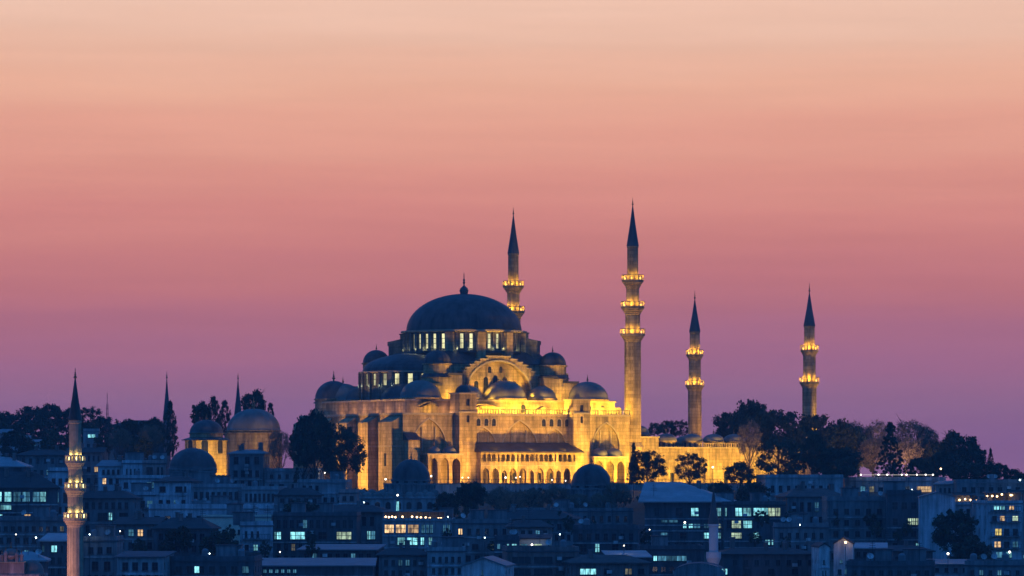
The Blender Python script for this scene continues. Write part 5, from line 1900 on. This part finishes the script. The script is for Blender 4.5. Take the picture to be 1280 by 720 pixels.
def street_lamp(px, py, Y, label, m='lampw', power=60, c=(1, .9, .7), r=.28, group='lamp posts on the mosque terrace'):
    p = at(px, py, Y)
    zg = ground(p.x, Y)
    zg = min(zg, p.z - 2.5)
    t = thing('street_lamp', label, 'street lamp', (p.x, Y, zg), 0, group)
    h = p.z - zg
    q = MB()
    q.lathe([(.16, 0), (.12, .6), (.06, .7), (.045, h - r)], 'iron', (0, 0), 8)
    q.build('pole', t)
    q = MB()
    q.lathe([(r * .2, h - r), (r * .8, h - r * .6), (r, h), (r * .8, h + r * .6), (.01, h + r)], m, (0, 0), 10)
    q.build('lantern', t)
    if power:
        lamp_light('POINT', (0, -.45, h + .3), None, power, c, .15, parent=t)
    return t


for px, py, Y, lb in ((482, 599, 925, 'white street lamp at the left foot of the domed school'), (539, 595, 925, 'white street lamp at the right shoulder of the domed school'),
                      (578, 597, 945, 'white street lamp below the left buttress tower, left of a close pair'), (585.5, 597, 945, 'white street lamp below the left buttress tower, right of a close pair'),
                      (632, 597, 945, 'brightest white street lamp before the lower arcade of the gallery'), (645, 597, 946, 'small lamp before the gallery arcade right of the brightest one'),
                      (650, 596, 947, 'second small lamp before the middle gallery arches'),
                      (690, 600, 946, 'small white lamp before the right half of the gallery arcade'), (707, 601, 946, 'small lamp at the right end of the gallery arcade'),
                      (335, 589, 938, 'bright white street lamp right of the two chimney house'), (406, 591, 935, 'street lamp under the big dark tree, left of a pair'),
                      (413, 591, 935, 'street lamp under the big dark tree, right of a pair'), (432, 588, 940, 'amber street lamp behind the leaning tree'),
                      (891, 584, 948, 'lamp post before the lit courtyard wall'),
                      (497, 619, 870, 'tall white lamp post above the lit restaurant'), (856, 653, 840, 'bright lamp on the dark slope below the pale hip roof'),
                      (665, 681, 739, 'bright lamp washing the whitewashed annex'), (45, 694 - 22, 690, 'tiny white lamp left of the pale roofed cottage'),
                      (1069, 590, 950, 'bright white lamp at the left end of the terrace restaurant'), (1176, 586, 952, 'warm lamp under the large dome shaped tree'),
                      (1057, 678, 701, 'orange lamp on the ridge of the white gables'), (1185, 692, 700, 'white lamp under the round dark tree'),
                      (1262, 690, 740, 'bright white lamp at the foot of the hotel'), (1275, 600, 925, 'cyan white lamp at the right edge pavilion')):
    pw_ = 40 if Y > 920 else 25
    cc = (1, .9, .7)
    mm = 'lampw'
    if 'amber' in lb or 'orange' in lb or 'warm' in lb:
        mm, cc = 'lampo', (1, .6, .25)
    if 'cyan' in lb or 'tiny' in lb:
        mm, cc = 'lampc', (.6, .9, 1)
    small = 'small' in lb or 'tiny' in lb or 'pair' in lb
    street_lamp(px, py, Y, lb, mm, pw_ * (.6 if small else 1), cc, .14 if small else .21, None)

for px, py, Y in ((112, 668, 705), (150, 664, 735), (205, 652, 800), (262, 692, 720), (330, 641, 840), (455, 628, 860), (560, 646, 805), (606, 672, 770), (700, 668, 760), (780, 682, 745),
                  (812, 662, 850), (1000, 656, 768), (1090, 694, 735), (1140, 612, 940), (1230, 700, 720), (640, 631, 885), (20, 668, 715), (350, 690, 735)):  # lamps added to spread uneven pools of light over the walls
    street_lamp(px, py, Y - 6, 'small added street lamp shining between dark houses on the slope', 'lampw' if (px + py) % 3 else 'lampc', 26, (1, .9, .7) if (px + py) % 3 else (.7, .92, 1), .12, 'added street lamps among the houses')
sg_ = thing('light_sign', 'tall glowing white sign post above the lit restaurant', 'sign', (at(497, 634, 868).x, 868, at(497, 636, 868).z - 4))
q = MB()
q.box(-.2, .2, -.2, .2, 0, 3.2, 'iron')
q.build('pole', sg_)
q = MB()
q.box(-.27, .27, -.27, .27, 3.2, 5.6, 'C')
q.box(-.3, .3, -.3, .3, 5.6, 5.75, 'iron')
q.build('lit_panel', sg_)

# ------------------------------------------------------------------ floodlighting of the monuments
def flood_row(pts, power, c=SODIUM, size=.6, angle=120):
    for (loc, tgt) in pts:
        lamp_light('SPOT', loc, tgt, power, c, size, angle)


FL = 1.0
# front wall from the terrace ground, raking from the right
flood_row([(mw(u + 12, -43, .2), mw(u, -27, 11)) for u in (-27, -15, -5, 5)], 21500 * FL, SODIUM2, .5, 95)
flood_row([(mw(u + 5, -42, .4), mw(u, -27, 9)) for u in (19, 27)], 24000 * FL, SODIUM, .5, 100)
# lower arcade, from close by
flood_row([(mw(u + 3, -39, .4), mw(u, -31, 4.5)) for u in (-10, -3, 4, 11)], 1100 * FL, SODIUM, .4, 90)
flood_row([(mw(u + 3, -38, .4), mw(u, -31, 4.5)) for u in (18, 24)], 2800 * FL, SODIUM, .4, 90)
# inside the gallery
for u in (-10, -5, 0, 5, 10):
    lamp_light('POINT', mw(u, -29.5, 3.9), None, 45 * FL, SODIUM2, .2)
    lamp_light('POINT', mw(u + 1.5, -29.5, 7.6), None, 60 * FL, SODIUM2, .2)
# roof terrace lamps on the gallery wall
for u in (-12, -8.5, -5, -1.5, 2, 5.5, 9, 12.5):
    lamp_light('POINT', mw(u, -26.3, ZW + .7), None, 1900 * FL, SODIUM, .2)
for u in (20.5, 23, 26, 29.5):
    lamp_light('POINT', mw(u, -26.2, ZW + .7), None, 1700 * FL, SODIUM, .2)
lamp_light('POINT', mw(-23.5, -25.8, ZW + .5), None, 330 * FL, SODIUM, .2)
# tympanum and domes
flood_row([(mw(u, -22, IB + .8), mw(u * .6, -16.5, 29.5)) for u in (-7.0, 7.0)], 6800 * FL, SODIUM, .3, 96)
flood_row([(mw(u, -24.4, IB + .5), mw(u * 1.1, -16, 27)) for u in (-15.5, 15.5)], 2400 * FL, SODIUM, .4, 100)
# buttressed side wall, raking from the far end
flood_row([(mw(-48, v + 16, .4), mw(-32, v, 9)) for v in (-22, -10, 2)], 29000 * FL, SODIUM2, .5, 95)
# white lamps at the foot of the drums
for i in range(18):
    a = R(-210) + 2 * PI * i / 32
    lamp_light('POINT', MT @ Vector(((DR + .5) * math.cos(a + PI / 32), (DR + .5) * math.sin(a + PI / 32), 34.0)), None, 22, (.95, 1, .55), .15)
for i in range(9):
    a = PI * .75 + PI * .75 * (i + .5) / 9
    lamp_light('POINT', MT @ Vector((-13.6 + 14.6 * math.cos(a), 14.6 * math.sin(a), 24.8)), None, 16, (.85, 1, .7), .15)
# minaret shafts
flood_row([(mw(42, -38, 1), mw(34.6, -24.2, 24)), (mw(40.5, -20.5, 13), mw(34.8, -24, 30))], 9500 * FL, SODIUM2, .4, 60)
flood_row([(mw(93, -29.5, 9), mw(87.7, -24.2, 21))], 22000 * FL, SODIUM, .4, 75)
flood_row([(mw(95.5, 22, 10), mw(87.5, 29.8, 20)), (mw(81, 14, 10), mw(87.5, 29.8, 24))], 6500 * FL, SODIUM2, .4, 60)
# courtyard wall
flood_row([(mw(u + 4, -38, .4), mw(u, -23, 6)) for u in (38, 47, 56, 65, 74)], 15200 * FL, SODIUM, .5, 100)
# tombs
pt = at(258, 560, 965)
flood_row([((pt.x + 6.5, 965 - 12, -.4), (pt.x + 3, 965, 8)), ((pt.x + 1, 965 - 13, 1.5), (pt.x, 965, 12))], 9000 * FL, SODIUM, .4, 100)
pt = at(317, 560, 985)
flood_row([((pt.x + 1, 985 - 24, -.2), (pt.x, 985, 9))], 900 * FL, (1, .44, .32), .5, 110)
# glow on trees behind, from lamps standing among them
flood_row([((at(936, 600, 955).x, 952, 1), (at(936, 560, 965).x, 965, 12))], 9000, (1, .55, .25), .4, 90)
flood_row([((at(1086, 600, 955).x, 968.5, .2), (at(1090, 570, 985).x, 985, 9))], 9000, (1, .5, .2), .4, 100)
flood_row([((at(1134, 600, 955).x, 981, .5), (at(1142, 560, 968).x, 1000, 11))], 16000, (1, .55, .32), .4, 100)
# near minaret, lit from the left below
flood_row([((-78, 588, -24), (-65.8, 600, -8))], 26000, (1, .47, .34), .4, 60)
flood_row([((-80, 596, -17), (-75, 610, -12))], 1500, (1, .42, .28), .4, 90)
# small lamps washing the niches above the gallery roof, and the side terrace
flood_row([(mw(u, GV - .6, 9.0), mw(u + .5, -27, 14.5)) for u in (-9, 1, 10.5)], 700, SODIUM2, .3, 130)
for (u, v) in ((-27, -26), (-31.5, -21), (-31.5, -15), (-31.5, -9), (-31.5, -3), (-31.5, 3), (-31.5, 9), (-19.5, -25.8)):
    lamp_light('POINT', mw(u, v, ZW + .6), None, 190, (1, .5, .22), .25)
for (u, v) in ((-19, -20.5), (-16, -20.8), (5.4, -22.8), (15.5, -22.5), (-5.3, -22.8)):
    lamp_light('POINT', mw(u, v, IB + .6), None, 120, SODIUM, .2)
pt = at(892, 690, 700)
flood_row([((pt.x - 4, 688, pt.z - 6), (pt.x, 700, pt.z + 1))], 420, (1, .75, .6), .3, 90)
